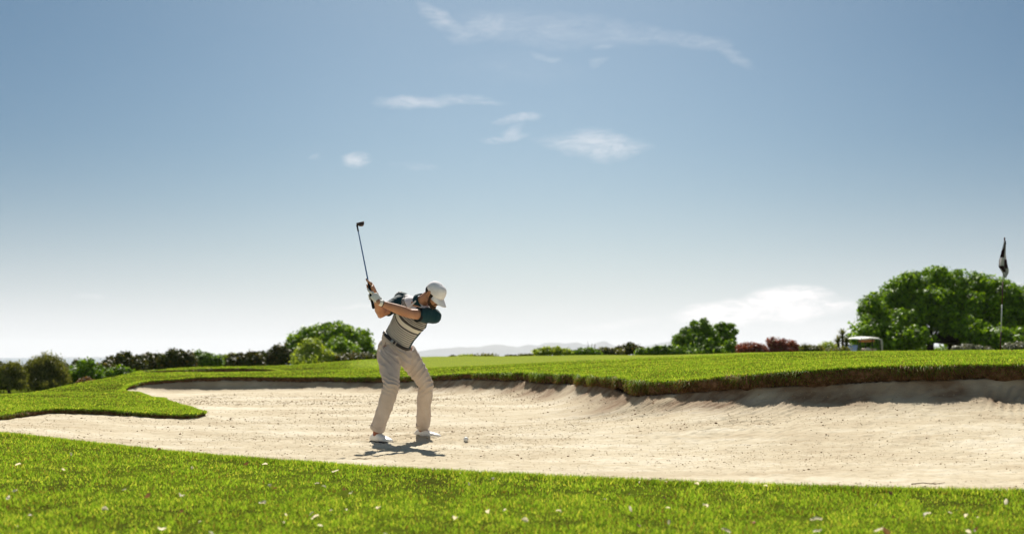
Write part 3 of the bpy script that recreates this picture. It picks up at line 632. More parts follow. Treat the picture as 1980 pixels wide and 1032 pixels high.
# ------------------------------------------------------------------ far mountains
def mountains():
    prof = [(-300, 692), (-100, 691), (20, 691), (300, 690), (450, 690), (560, 689), (700, 686), (815, 678), (870, 672), (890, 671), (925, 671), (955, 665), (975, 667), (1000, 671), (1018, 666), (1040, 667), (1052, 663), (1075, 661), (1092, 664), (1115, 662), (1140, 666), (1165, 659), (1180, 664), (1195, 670), (1225, 674), (1245, 668), (1270, 664), (1295, 659), (1330, 662), (1400, 668), (1450, 675), (1520, 668), (1555, 662), (1575, 666), (1620, 672), (1800, 668), (2000, 674), (2300, 668), (2500, 685)]
    D = 16000.0; xs = np.linspace(-300, 2500, 700); ys = np.interp(xs, [p[0] for p in prof], [p[1] for p in prof])
    ys = ys + fbm(xs * .07, xs * 0, oct=4, seed=3) * 1.0
    rows = []
    for k in range(26):
        t = k / 25; dd = D - 1500 * (1 - t) ** 1.0
        h = (690 - ys) / F * D * (t ** 1.1)
        h = h * (1 + .35 * (1 - t) * t * 4 * fbm(xs * .03, xs * 0 + t * 3, oct=4, seed=13)); X = (xs - 990) / F * dd
        rows.append(np.stack([X, np.full_like(X, dd), h + CAMZ * t - 6 * (1 - t)], 1))
    rows.append(np.stack([(xs - 990) / F * (D + 900), np.full_like(xs, D + 900), np.full_like(xs, -6.)], 1))
    V = np.concatenate(rows); n = len(xs); a = (np.arange(len(rows) - 1)[:, None] * n + np.arange(n - 1)[None]).ravel()
    o = link('mountains', np_mesh('mountains', V, 4, np.stack([a, a + 1, a + n + 1, a + n], 1)), mat('mountain_rock', [(.10, .11, .12), (.17, .17, .16)], .95, .1, noise=(.002, 5))); tag(o, kind='structure')
mountains()
b = MB(); b.add([(-14000, 330, -7), (14000, 330, -7), (14000, 14500, -7), (-14000, 14500, -7)], [(0, 1, 2, 3)])
tag(b.build('sea', mat('sea_water', (.03, .07, .10), .12, .5, noise=(.02, 4))), kind='structure')
# ------------------------------------------------------------------ trees and shrubs
def leafcloud(blobs, n, size, seed, aspect=1.6, droop=0.0, core=.25, clump=.34):
    """blobs: (x,y,z,rx,ry,rz). Leaves sit on small clumps spread over each blob."""
    rg = np.random.default_rng(seed); B = np.array(blobs, float); w = (B[:, 3] * B[:, 5]) ** 1.0; w = w / w.sum()
    P, Nn = [], []
    for b, ww in zip(B, w):
        m = max(20, int(n * ww)); nc = max(6, int(26 * (1 + 8 * ww)))
        d = rg.normal(size=(nc, 3)); d /= np.linalg.norm(d, axis=1)[:, None]; d[:, 2] = np.where(d[:, 2] < -.5, -d[:, 2], d[:, 2])
        cc = b[:3] + d * b[3:6] * rg.uniform(.62, .98, nc)[:, None]; cr = b[3:6].mean() * clump * rg.uniform(.6, 1.3, nc)
        k = rg.integers(0, nc, m); q = rg.normal(size=(m, 3)); q /= np.linalg.norm(q, axis=1)[:, None]; rr = rg.uniform(.2, 1, m) ** .45 * (1 + .15 * rg.normal(size=m))
        p = cc[k] + q * (cr[k] * rr)[:, None] * np.array([1.1, 1.1, .85])
        ki = rg.uniform(0, 1, m) < core                       # inner leaves fill the body
        v = rg.normal(size=(m, 3)); v /= np.linalg.norm(v, axis=1)[:, None]; p2 = b[:3] + v * b[3:6] * rg.uniform(.1, .8, m)[:, None]; p = np.where(ki[:, None], p2, p)
        P.append(p); Nn.append(np.where(ki[:, None], v, q))
    P = np.concatenate(P); Q = np.concatenate(Nn); m = len(P)
    nr = Q * .9 + rg.normal(size=(m, 3)) * .45 + np.array([0, 0, .5]); nr /= np.linalg.norm(nr, axis=1)[:, None]
    t = np.cross(nr, rg.normal(size=(m, 3))); t[:, 2] -= droop; t /= np.linalg.norm(t, axis=1)[:, None]; s = np.cross(nr, t)
    L_ = size * rg.uniform(.6, 1.35, m); Wd = L_ / aspect
    V = np.stack([P - t * L_[:, None] * .5, P + s * Wd[:, None] * .5 + nr * L_[:, None] * .06, P + t * L_[:, None] * .5, P - s * Wd[:, None] * .5 + nr * L_[:, None] * .06], 1).reshape(-1, 3)
    return V, np.clip(rg.normal(.5, .25, m), 0, 1)
def foliage(name, blobs, n, size, seed, m, parent, **k):
    V, r = leafcloud(blobs, n, size, seed, **k); b = (np.arange(len(r)) * 4)[:, None]; idx = np.concatenate([b, b + 1, b + 3, b + 3, b + 1, b + 2], 1)
    return link(name, np_mesh(name, V, 3, idx.ravel(), {'r': np.repeat(r, 4)}), m, parent, smooth=False)
TR = (1.5, 1.4, .45)
M_BIG = leaf_mat('broad_leaf', [(0, (.035, .075, .006)), (.5, (.14, .27, .012)), (1, (.33, .52, .03))], .40, TR, .5, .15)
M_DOME = leaf_mat('dome_leaf', [(0, (.07, .12, .010)), (.5, (.17, .30, .016)), (1, (.30, .46, .03))], .38, TR, .5, .15)
M_DARK = leaf_mat('dark_leaf', [(0, (.022, .034, .006)), (.5, (.06, .085, .012)), (.8, (.13, .12, .02)), (1, (.26, .18, .04))], .3, TR, .5, .12)
M_OLIVE = leaf_mat('olive_leaf', [(0, (.05, .065, .018)), (.5, (.13, .15, .04)), (1, (.28, .27, .10))], .4, TR, .5, .15)
M_LIGHT = leaf_mat('light_leaf', [(0, (.15, .20, .03)), (.5, (.30, .40, .05)), (1, (.45, .52, .09))], .48, TR, .5, .15)
M_MID = leaf_mat('mid_leaf', [(0, (.045, .08, .008)), (.5, (.125, .24, .015)), (1, (.25, .40, .035))], .38, TR, .5, .15)
M_RED = leaf_mat('red_shrub_leaf', [(0, (.12, .03, .018)), (.5, (.28, .085, .05)), (.88, (.42, .16, .08)), (1, (.28, .26, .08))], .4, (1.3, .9, .6), .5, .25)
M_RUST = leaf_mat('rust_leaf', [(0, (.08, .05, .02)), (.5, (.22, .12, .05)), (1, (.35, .2, .09))], .35, TR, .5, .12)
M_GREY = leaf_mat('grey_leaf', [(0, (.09, .10, .06)), (.5, (.19, .20, .13)), (1, (.33, .33, .22))], .35, (1.1, 1.05, .8), .5, .25)
M_BARK = mat('bark', [(.035, .026, .02), (.09, .07, .055)], .95, .1, noise=(8, 6), bump=(14, .8, .05))
def blob(px, py, rx, ry, d, jy=0.0, ky=1.0):       # a lump measured in photo pixels at its depth
    p = W(px, py, d + jy); s = (d + jy) / F; return (p.x, p.y, p.z, rx * s, rx * s * ky, ry * s)
def plant(name, cat, label, d, lumps, m, n, size, seed, group=None, crown='crown', trunks=1, trunk_r=.12, base_px=None, depth=1.0, stems=False, base_jit=.3, **k):
    """lumps: (px, py, rx, ry). The plant stands on the ground at depth d."""
    rg = random.Random(seed); cx = base_px if base_px is not None else sum(l[0] * l[2] for l in lumps) / sum(l[2] for l in lumps)
    bx = W(cx, 690, d).x; bz = G1(bx, d); e = empty(name, (bx, d, bz)); tag(e, label, cat, group)
    blobs = []
    for (px, py, rx, ry) in lumps:
        s = d / F; r = rx * s; py0 = min(q[1] - q[3] for q in lumps); fr_ = -max(0, (py - ry - py0) * s - .3) * 1.25 * depth
        blobs.append(blob(px, py, rx, ry, d, fr_ + rg.uniform(-.3, .3) * r * depth))
        if depth > .5: blobs.append(blob(px + rg.uniform(-.2, .2) * rx, py + .12 * ry, rx * .8, ry * .8, d, r * .8 * depth)); blobs.append(blob(px + rg.uniform(-.2, .2) * rx, py + .2 * ry, rx * .75, ry * .75, d, -r * .75 * depth))
    foliage(crown, blobs, n, size, seed, m, e, **k)
    b = MB(); order = sorted(range(len(lumps)), key=lambda i: -lumps[i][2])
    for t in range(trunks):
        ox = rg.uniform(-1, 1) * base_jit * (trunks > 1); root = Vector((bx + ox, d + rg.uniform(-.2, .2), bz - .12)); r0 = trunk_r * rg.uniform(.8, 1.1)
        tz = min(bl[2] for bl in blobs); zt = bz + max(.25, (max(bl[2] for bl in blobs) - bz) * .36); fork = Vector((root.x + rg.uniform(-.2, .2), root.y, zt))
        b.tube([root, root.lerp(fork, .5) + Vector((rg.uniform(-.1, .1), 0, 0)), fork], [r0 * 1.25, r0, r0 * .8], 9)
        for i in [order[j] for j in range(len(order)) if j % trunks == t][:5]:
            bl = blobs[i * (3 if depth > .5 else 1)]; end = Vector((bl[0], d + (bl[1] - d) * .6, bl[2] + bl[5] * .3)); mid = fork.lerp(end, .5) + Vector((rg.uniform(-.12, .12), rg.uniform(-.1, .1), -abs(end.x - fork.x) * .12))
            b.tube([fork, mid, end], [r0 * .62, r0 * .36, r0 * .12], 7)
    b.build('stem' if stems else 'trunk', M_BARK, e)
    return e
def row(name, cat, label, d, x0, x1, ytop, ybot, m, n, size, seed, nl=5, **k):
    rg = random.Random(seed); lumps = []; w = (x1 - x0)
    for i in range(nl):
        t = (i + .5) / nl; h = (ybot - ytop) * (1 - .28 * abs(2 * t - 1) ** 2.2) * rg.uniform(.80, 1.04); rx = w / nl * rg.uniform(.85, 1.15)
        ry = max(4, min(h * .5, rx * 1.2)); lumps.append((x0 + w * t, ybot - h + ry, rx, ry))
        if h > 2.0 * ry: lumps.append((x0 + w * t + rg.uniform(-.3, .3) * rx, ybot - (h - ry) * .45, rx, ry * 1.1))
    lumps = [(a, b_, min(c, (b_ - 0) and c), d_) for a, b_, c, d_ in lumps]
    return plant(name, cat, label, d, lumps, m, n, size, seed, **k)
# the great dark tree on the right
big = [(1700, 640, 52, 40), (1668, 655, 34, 24), (1690, 600, 38, 32), (1735, 585, 48, 42), (1760, 560, 44, 34), (1815, 548, 46, 36), (1852, 560, 42, 36), (1800, 600, 62, 48), (1900, 565, 46, 38), (1940, 575, 46, 40), (1880, 610, 60, 50), (1975, 592, 48, 42), (1950, 630, 60, 44),
       (1745, 635, 46, 34), (2010, 610, 46, 44), (2040, 640, 40, 36), (1840, 625, 46, 30), (2000, 655, 50, 26), (1680, 672, 34, 20), (1730, 665, 36, 22), (1940, 660, 54, 26), (1990, 670, 44, 22), (1895, 655, 40, 22), (1770, 655, 40, 22), (1870, 640, 44, 22), (1720, 650, 40, 24)]
plant('tree', 'tree', 'huge broad tree with dense dark green dome behind the flag', 83, big, M_BIG, 170000, .19, 11, trunks=3, trunk_r=.20, base_px=1815, base_jit=1.0, core=.38, clump=.28)
plant('shrub', 'shrub', 'bright green undergrowth beneath the huge dome tree', 86, [(1770, 674, 36, 16), (1720, 676, 30, 14), (1868, 668, 34, 20), (1905, 668, 34, 20), (1845, 660, 24, 14), (1885, 655, 26, 14), (1820, 680, 30, 10), (1950, 674, 30, 14)], M_MID, 9000, .17, 12, crown='foliage', stems=True, trunk_r=.04)
plant('shrub', 'shrub', 'low grey green shrub right of the flagstick', 60, [(1955, 672, 17, 9), (1975, 670, 18, 10), (1998, 671, 18, 9)], M_GREY, 4200, .10, 13, crown='foliage', stems=True, trunk_r=.03)
plant('shrub', 'shrub', 'low grey green shrub left of the flagstick at the tree foot', 62, [(1850, 675, 12, 6), (1872, 673, 14, 7), (1893, 675, 10, 6), (1910, 676, 10, 5)], M_GREY, 3600, .10, 14, crown='foliage', stems=True, trunk_r=.03)
# centre and right background
plant('tree', 'tree', 'tall ragged tree with open leafy crown between low bushes', 82, [(1352, 638, 18, 15), (1343, 627, 9, 8), (1361, 624, 9, 8), (1325, 640, 9, 8), (1371, 636, 8, 9), (1310, 655, 9, 7), (1330, 652, 20, 14), (1318, 662, 18, 14), (1345, 664, 26, 20), (1366, 648, 17, 16), (1362, 670, 22, 14), (1378, 662, 12, 16), (1340, 684, 34, 12), (1312, 680, 20, 12), (1372, 684, 26, 12)], M_MID, 11000, .19, 21, trunk_r=.13, clump=.52, core=.12)
plant('tree', 'tree', 'lighter leafy tree standing right of the tall ragged tree', 84, [(1402, 638, 14, 10), (1388, 632, 7, 7), (1413, 630, 7, 6), (1420, 642, 7, 7), (1398, 628, 6, 6), (1382, 646, 9, 9), (1390, 652, 15, 12), (1410, 654, 12, 12), (1393, 668, 15, 12), (1412, 673, 15, 10), (1400, 684, 26, 10)], M_DOME, 5600, .18, 22, trunk_r=.1, clump=.52, core=.12)
plant('shrub', 'shrub', 'dark green bush beside the lighter leafy tree', 78, [(1413, 670, 13, 12), (1424, 674, 9, 9)], M_MID, 2400, .15, 23, crown='foliage', stems=True, trunk_r=.04)
row('shrub', 'shrub', 'round rusty red shrub beside the green trees', 74, 1430, 1479, 657, 688, M_RED, 4200, .12, 24, nl=4, crown='foliage', stems=True, trunk_r=.04, clump=.4)
plant('shrub', 'shrub', 'taller rusty red shrub with spiky top right of the round one', 75, [(1492, 664, 11, 13), (1510, 667, 14, 13), (1530, 669, 12, 11), (1541, 675, 8, 8), (1500, 678, 18, 9), (1525, 680, 18, 8)], M_RED, 5200, .12, 25, crown='foliage', stems=True, trunk_r=.04, clump=.45)
row('shrub', 'shrub', 'dull green bush right of the red shrubs', 72, 1548, 1590, 662, 688, M_OLIVE, 3600, .11, 26, nl=4, crown='foliage', stems=True, trunk_r=.03)
row('shrub', 'shrub', 'pale grassy bush left of the golf cart', 74, 1580, 1622, 658, 688, M_LIGHT, 3600, .10, 27, nl=4, crown='foliage', stems=True, trunk_r=.03, aspect=3)
row('shrub', 'shrub', 'green bush with dark twigs at the left foot of the ragged tree', 80, 1252, 1312, 664, 690, M_MID, 4600, .15, 28, nl=5, crown='foliage', stems=True, trunk_r=.04)
row('shrub', 'shrub', 'small dark crowned tree rising from the green bushes', 84, 1194, 1240, 662, 690, M_DARK, 3600, .15, 29, nl=3, crown='foliage', stems=True, trunk_r=.05)
row('shrub', 'shrub', 'bright green low bush right of the small dark crowned tree', 80, 1232, 1280, 669, 690, M_MID, 3000, .14, 30, nl=4, crown='foliage', stems=True, trunk_r=.04)
row('shrub', 'shrub', 'long olive green bush with bare twigs above it', 78, 1150, 1200, 668, 690, M_OLIVE, 3400, .13, 31, nl=4, crown='foliage', stems=True, trunk_r=.03)
row('shrub', 'shrub', 'rounded bright green bush at the left end of the bushy row', 76, 1108, 1158, 670, 690, M_MID, 3200, .13, 32, nl=4, crown='foliage', stems=True, trunk_r=.03)
row('shrub', 'shrub', 'pale yellow green bush standing alone under the far mountains', 70, 1034, 1100, 669, 690, M_LIGHT, 3600, .12, 33, nl=5, crown='foliage', stems=True, trunk_r=.03)
for i, (a, b_, t_, mm, lb) in enumerate([(1004, 1028, 682, M_OLIVE, 'tiny olive shrub left of the lone pale bush'), (978, 1000, 684, M_DARK, 'tiny dark shrub on the skyline under the mountains'), (912, 958, 683, M_OLIVE, 'low flat olive shrub on the skyline under the mountains'), (884, 912, 683, M_LIGHT, 'tiny pale shrub on the skyline right of the golfer'), (868, 884, 686, M_DARK, 'tiniest dark shrub on the skyline right of the golfer')]):
    row('shrub', 'shrub', lb, 66, a, b_, t_, 693, mm, 900, .09, 40 + i, nl=3, crown='foliage', stems=True, trunk_r=.02)
# left background, from the golfer to the left edge
dome = [(585, 662, 30, 20), (610, 650, 34, 20), (650, 644, 38, 20), (690, 658, 32, 22), (640, 668, 44, 26), (700, 675, 26, 22), (668, 680, 36, 20), (600, 680, 36, 22), (570, 680, 22, 18)]
plant('tree', 'tree', 'big green dome shaped tree just left of the golfer', 95, dome, M_DOME, 30000, .24, 51, trunks=2, trunk_r=.22, clump=.30)
plant('tree', 'tree', 'smaller round green tree in front of the dome tree', 88, [(655, 672, 26, 18), (672, 682, 24, 16), (640, 686, 20, 12)], M_DOME, 8000, .20, 52, trunk_r=.12)
plant('tree', 'tree', 'light yellow green bushy tree before the dome tree', 80, [(603, 672, 22, 18), (588, 686, 24, 16), (618, 688, 24, 15), (600, 698, 34, 12), (638, 690, 14, 10)], M_LIGHT, 11000, .16, 53, trunk_r=.08, clump=.4)
row('shrub', 'shrub', 'low dark bush at the right foot of the dome tree', 80, 648, 734, 682, 702, M_DARK, 5000, .15, 54, nl=3, crown='foliage', stems=True, trunk_r=.03)
row('tree', 'tree', 'dark brownish tree against the left side of the dome tree', 90, 500, 562, 664, 712, M_DARK, 8000, .20, 55, nl=4, trunk_r=.1)
row('tree', 'tree', 'low dark tree next to the brownish one left of the dome', 88, 444, 506, 678, 714, M_DARK, 6000, .18, 56, nl=4, trunk_r=.1)
row('tree', 'tree', 'pale green far tree peeping between two dark trees', 100, 420, 456, 680, 705, M_LIGHT, 2400, .2, 57, nl=3, trunk_r=.08)
row('tree', 'tree', 'fresh green round topped tree above the far bunker', 92, 366, 426, 675, 712, M_MID, 6000, .19, 58, nl=4, trunk_r=.1)
row('tree', 'tree', 'wide dark olive tree mottled brown above the far bunker', 86, 310, 372, 673, 716, M_DARK, 8500, .19, 59, nl=4, trunk_r=.12)
row('tree', 'tree', 'narrow dark tree beside the wide mottled one', 88, 268, 318, 676, 720, M_DARK, 7000, .19, 60, nl=3, trunk_r=.12)
row('tree', 'tree', 'dark rounded tree where the lawn slope meets the trees', 80, 208, 274, 679, 726, M_DARK, 8500, .17, 61, nl=3, trunk_r=.12)
row('shrub', 'shrub', 'deep green low bush under the dark rounded tree', 70, 210, 252, 708, 734, M_MID, 2600, .14, 62, nl=3, crown='foliage', stems=True, trunk_r=.03)
row('tree', 'tree', 'small dark leaning tree left of the rounded one', 78, 184, 220, 694, 742, M_DARK, 4600, .16, 63, nl=2, trunk_r=.08)
row('tree', 'tree', 'deep green tree right of the feathery olive tree', 74, 122, 196, 695, 752, M_MID, 8500, .17, 64, nl=4, trunk_r=.1)
row('shrub', 'shrub', 'rust tinged little bush at the foot of the deep green tree', 62, 150, 182, 728, 752, M_RUST, 1600, .11, 65, nl=3, crown='foliage', stems=True, trunk_r=.03)
plant('tree', 'tree', 'feathery grey olive tree with drooping leaves at left', 66, [(88, 700, 26, 17), (66, 714, 22, 22), (108, 712, 22, 22), (88, 726, 34, 26), (50, 730, 18, 22), (122, 732, 14, 20), (85, 748, 36, 14)], M_OLIVE, 17000, .14, 66, trunks=2, trunk_r=.12, aspect=3.2, droop=1.2, clump=.38)
plant('tree', 'tree', 'grey green tree with drooping twigs beside the feathery olive tree', 64, [(26, 712, 20, 15), (12, 722, 18, 16), (20, 735, 24, 18), (40, 728, 16, 16), (36, 745, 20, 14)], M_OLIVE, 6500, .13, 67, trunk_r=.08, aspect=2.6, droop=.8)
plant('tree', 'tree', 'dark tree cut off by the left edge of the view', 68, [(-6, 716, 24, 18), (-20, 740, 28, 22), (6, 742, 22, 16), (-40, 720, 28, 24)], M_DARK, 6500, .15, 68, trunk_r=.1)
for i, (a, b_, t_) in enumerate([(-130, -40, 690), (2060, 2200, 640)]):
    row('tree', 'tree', ['leafy tree just beyond the left edge of the view', 'leafy tree just beyond the right edge of the view'][i], 76, a, b_, t_, 745 if i == 0 else 690, M_MID, 6000, .2, 90 + i, nl=4, trunk_r=.1)
row('tree', 'tree', 'low dark far tree mass filling the gap right of the feathery olive tree', 96, 100, 215, 696, 750, M_DARK, 9000, .2, 94, nl=6, trunk_r=.08)
row('tree', 'tree', 'dark far tree mass behind the trees at the left edge of the view', 94, -70, 60, 699, 752, M_DARK, 9000, .2, 95, nl=6, trunk_r=.08)
row('tree', 'tree', 'dark far tree mass behind the round topped trees above the far bunker', 104, 262, 470, 684, 716, M_DARK, 13000, .22, 96, nl=9, trunk_r=.08)
# bare twigs above the olive bush
e = empty('shrub', (W(1144, 690, 77).x, 77, G1(W(1144, 690, 77).x, 77))); tag(e, 'bare twiggy shrub sticking up above the low bushes', 'shrub')
b = MB(); rg = random.Random(3)
for i in range(9):
    p0 = Vector(e.location) + Vector((rg.uniform(-.15, .15), 0, 0)); tip = W(1144 + rg.uniform(-9, 9), 660 + rg.uniform(0, 9), 77); b.tube([p0, p0.lerp(tip, .5) + Vector((rg.uniform(-.05, .05), 0, 0)), tip], [.03, .02, .006], 5)
b.build('stem', M_BARK, e)
# spiky rosette plant left of the cart
e = empty('yucca', (W(1627, 690, 70).x, 70, G1(W(1627, 690, 70).x, 70))); tag(e, 'dark spiky yucca between the golf cart and pale bushes', 'yucca')
rg = random.Random(8); b = MB(); tops = [W(1629, 648, 70), W(1620, 662, 69.8), W(1637, 664, 70.2)]
for t_ in tops: b.tube([Vector(e.location), Vector(e.location).lerp(t_, .6) + Vector((.03, 0, 0)), t_], [.11, .08, .06], 8)
b.build('trunk', M_BARK, e); V = []; 
for t_ in tops:
    for i in range(80):
        a = rg.uniform(0, 6.28); el = rg.uniform(-.5, 1.4); dr = Vector((math.cos(a) * math.cos(el), math.sin(a) * math.cos(el), math.sin(el))); ln = rg.uniform(.26, .45); sd_ = dr.cross(Vector((0, 0, 1))).normalized() * .028; m_ = t_ + dr * ln * .6; tp = t_ + dr * ln - Vector((0, 0, .09 * (1.4 - el) * .5))
        V += [t_ - sd_, t_ + sd_, m_ + sd_, m_ - sd_, tp]
n = len(V) // 5; bb = (np.arange(n) * 5)[:, None]
link('crown', np_mesh('crown', np.array([tuple(v) for v in V]), np.tile([4, 3], n), np.concatenate([bb, bb + 1, bb + 2, bb + 3, bb + 3, bb + 2, bb + 4], 1).ravel(), {'r': np.repeat(RNG.uniform(0, 1, n), 5)}), M_OLIVE, e, smooth=False)
row('shrub', 'shrub', 'dusty olive bush under the spiky yucca', 68, 1600, 1640, 668, 688, M_OLIVE, 2600, .10, 71, nl=3, crown='foliage', stems=True, trunk_r=.03)
# ------------------------------------------------------------------ flagstick
def flagstick():
    base = W(1934, 677, 27.2); base.z = G1(base.x, base.y); top = W(1942.5, 461, 27.2); ax = (top - base); Ln = ax.length; a = ax.normalized(); e = empty('flagstick', base)
    tag(e, 'banded red and white flagstick with limp chequered flag on the green', 'flagstick')
    at = lambda t: base + ax * t
    wh = mat('pole_white', (.72, .70, .64), .4, .5, noise=(20, 3)); rd = mat('pole_red', (.10, .022, .025), .4, .5, noise=(20, 3))
    T = [0, .165, .41, .61, .70, 1.0]
    for i, (t0, t1) in enumerate(zip(T[:-1], T[1:])):
        b = MB(); b.tube([at(t0), at(t1)], [.0115, .0115], 14, cap=1); b.build('pole', [rd, wh, rd, wh, rd][i], e)
    b = MB(); b.tube([at(.99), at(1.006)], [.016, .013], 12); b.build('ferrule', rd, e)
    # flag: chequered cloth hanging in folds from the top third
    nu, nv = 44, 40; V = []; UV = []
    rows_ = [(466, -1.0, 1.0), (478, -2.5, 2.2), (492, -5.5, 3.4), (503, -8.0, 4.8), (516, -8.2, 6.4), (522, -4.5, 8.2), (529, -1.0, 7.8), (537, 2.5, 4.2)]
    for j in range(nv + 1):
        v = j / nv; py = 466 + 71 * v; ctr = 1942.5 - (py - 461) * .0394; lft = np.interp(py, [r[0] for r in rows_], [r[1] for r in rows_]); rgt = np.interp(py, [r[0] for r in rows_], [r[2] for r in rows_])
        for i in range(nu + 1):
            u = i / nu; zz = abs(((u * 2.5) % 2) - 1)                       # the cloth runs back and forth in three folds
            x = (lft + (rgt - lft) * (1 - zz)) * 1.15 + .4 * math.sin(v * 9 + u * 4)
            p = W(ctr + x, py, 27.2); p.y += -.022 + .05 * (u - .5) + .018 * math.sin(u * 15 + v * 5); V.append(p); UV.append((u * .95, v + .10 * u))
    k = nu + 1; idx = [(j * k + i, j * k + i + 1, (j + 1) * k + i + 1, (j + 1) * k + i) for j in range(nv) for i in range(nu)]
    me = bpy.data.meshes.new('flag'); me.from_pydata([tuple(v) for v in V], [], idx); uvl = me.uv_layers.new(name='uv')
    for l in me.loops: uvl.data[l.index].uv = UV[l.vertex_index]
    def cloth(nm, c): return leaf_mat(nm, [(0, c), (1, c)], .5, (1, 1, 1), .8, .1)
    def dark(u, v):
        if u < .2: return v < .46 or .68 < v < .86
        if u < .42: return v < .10 or .76 < v < .90
        return (int(u * 5) + int(v * 4)) % 2 == 0
    o = link('flag', me, [cloth('flag_white', (.82, .78, .80)), cloth('flag_black', (.06, .03, .035))], e)
    me.polygons.foreach_set('material_index', [int(dark((i % nu + .5) / nu, (i // nu + .5) / nv)) for i in range(nu * nv)])
    so = o.modifiers.new('s', 'SOLIDIFY'); so.thickness = .002
flagstick()
# ------------------------------------------------------------------ golf cart (faces left, turned a little to the camera)
def cart():
    c = W(1668, 690, 72); bz = G1(c.x, 72); e = empty('golf_cart', (c.x, 72, bz)); tag(e, 'white roofed golf cart parked behind the rise by the huge tree', 'golf cart')
    rot = Matrix.Rotation(math.radians(33), 3, 'Z'); O = Vector((c.x, 72, 0)); roofz = W(1668, 651, 72).z; z0 = roofz - 1.83
    e.location.z = z0
    def q(x, y, z): return O + rot @ Vector((x, y, 0)) + Vector((0, 0, z0 + z))
    wh = mat('cart_white', (.78, .77, .72), .35, .5, noise=(3, 3)); bk = mat('cart_black', (.02, .02, .022), .5, .4, noise=(9, 3)); gl = mat('cart_screen', (.85, .87, .92), .3, .5, metal=.75, noise=(4, 2))
    tan = mat('cart_seat', (.55, .45, .34), .6, .3, noise=(9, 3)); rub = mat('cart_rubber', (.02, .02, .02), .8, .2, noise=(20, 3)); met = mat('cart_metal', (.55, .55, .55), .3, .6, metal=.8); org = mat('cart_orange', (.55, .22, .08), .6, .3, noise=(9, 3))
    # roof: thin domed shell with turned-down rim
    b = MB(); n, m_ = 16, 8; vs = []; fs = []
    for s_ in (0, 1):
        for i in range(n + 1):
            for j in range(m_ + 1):
                u, v = i / n * 2 - 1, j / m_ * 2 - 1; rim = max(abs(u), abs(v)); z = 1.83 - .05 * (u * u) - .04 * v * v - .03 * max(0, rim - .9) * 10 - (.045 if s_ else 0) + .02 * (u > -.2); vs.append(q(u * .74 - .0, v * .54, z))
    k = m_ + 1; N0 = (n + 1) * k
    for s_ in (0, 1):
        for i in range(n):
            for j in range(m_): a = s_ * N0 + i * k + j; f = (a, a + 1, a + k + 1, a + k); fs.append(f if s_ else f[::-1])
    rimv = [i * k for i in range(n + 1)] + [n * k + j for j in range(1, m_ + 1)] + [i * k + m_ for i in range(n - 1, -1, -1)] + [j for j in range(m_ - 1, 0, -1)]
    for i in range(len(rimv)): a, b2 = rimv[i], rimv[(i + 1) % len(rimv)]; fs.append((a, b2, b2 + N0, a + N0))
    b.add(vs, fs); b.build('roof', wh, e)
    for sy in (-1, 1):
        b = MB(); b.tube([q(-.88, sy * .5, .72), q(-.74, sy * .5, 1.3), q(-.62, sy * .5, 1.76)], .02, 8); b.build('post', bk, e)
        b = MB(); b.tube([q(.72, sy * .5, .6), q(.74, sy * .5, 1.3), q(.72, sy * .5, 1.76)], .022, 8); b.build('post', bk, e)
        b = MB(); b.tube([q(.16, sy * .5, .62), q(.20, sy * .5, 1.76)], .018, 8); b.build('post', bk, e)
    R3 = rot @ Matrix.Rotation(math.radians(-13), 3, 'Y')
    b = MB(); b.box(q(-.96, 0, 1.17), (.012, 1.02, .50), rot @ Matrix.Rotation(math.radians(20), 3, 'Y'), .004); b.build('windscreen', gl, e)
    b = MB(); b.loft([(q(-1.22, 0, .42), rot @ Vector((0, .50, 0)), (0, 0, .14)), (q(-1.12, 0, .5), rot @ Vector((0, .56, 0)), (0, 0, .26)), (q(-.9, 0, .56), rot @ Vector((0, .58, 0)), (0, 0, .38)), (q(-.72, 0, .5), rot @ Vector((0, .58, 0)), (0, 0, .30)), (q(-.55, 0, .34), rot @ Vector((0, .56, 0)), (0, 0, .08))], 28, 3.6); b.build('front_body', wh, e)
    b = MB(); b.box(q(0, 0, .31), (1.5, 1.1, .07), rot, .02); b.build('floor_pan', bk, e)
    b = MB(); b.loft([(q(-.02, 0, .46), rot @ Vector((0, .55, 0)), (0, 0, .14)), (q(.1, 0, .5), rot @ Vector((0, .58, 0)), (0, 0, .24)), (q(.7, 0, .52), rot @ Vector((0, .58, 0)), (0, 0, .24)), (q(1.08, 0, .5), rot @ Vector((0, .54, 0)), (0, 0, .20)), (q(1.18, 0, .46), rot @ Vector((0, .5, 0)), (0, 0, .10))], 28, 3.6); b.build('rear_body', wh, e)
    b = MB(); b.box(q(.2, 0, .80), (.48, 1.02, .14), rot, .05); b.build('seat', tan, e)
    b = MB(); b.box(q(.44, 0, 1.08), (.10, 1.0, .34), rot @ Matrix.Rotation(math.radians(9), 3, 'Y'), .04); b.build('backrest', tan, e)
    b = MB(); C = q(-.42, -.26, 1.06); Ms = rot @ Matrix.Rotation(math.radians(-55), 3, 'Y'); pts = [C + Ms @ Vector((.17 * math.cos(t), .17 * math.sin(t), 0)) for t in [i * math.pi / 10 for i in range(21)]]
    b.tube(pts, .014, 8, cap=0); b.tube([C, q(-.62, -.26, .72)], .018, 8)
    for i in range(3): b.tube([C, pts[i * 7]], .008, 6)
    b.build('steering_wheel', bk, e)
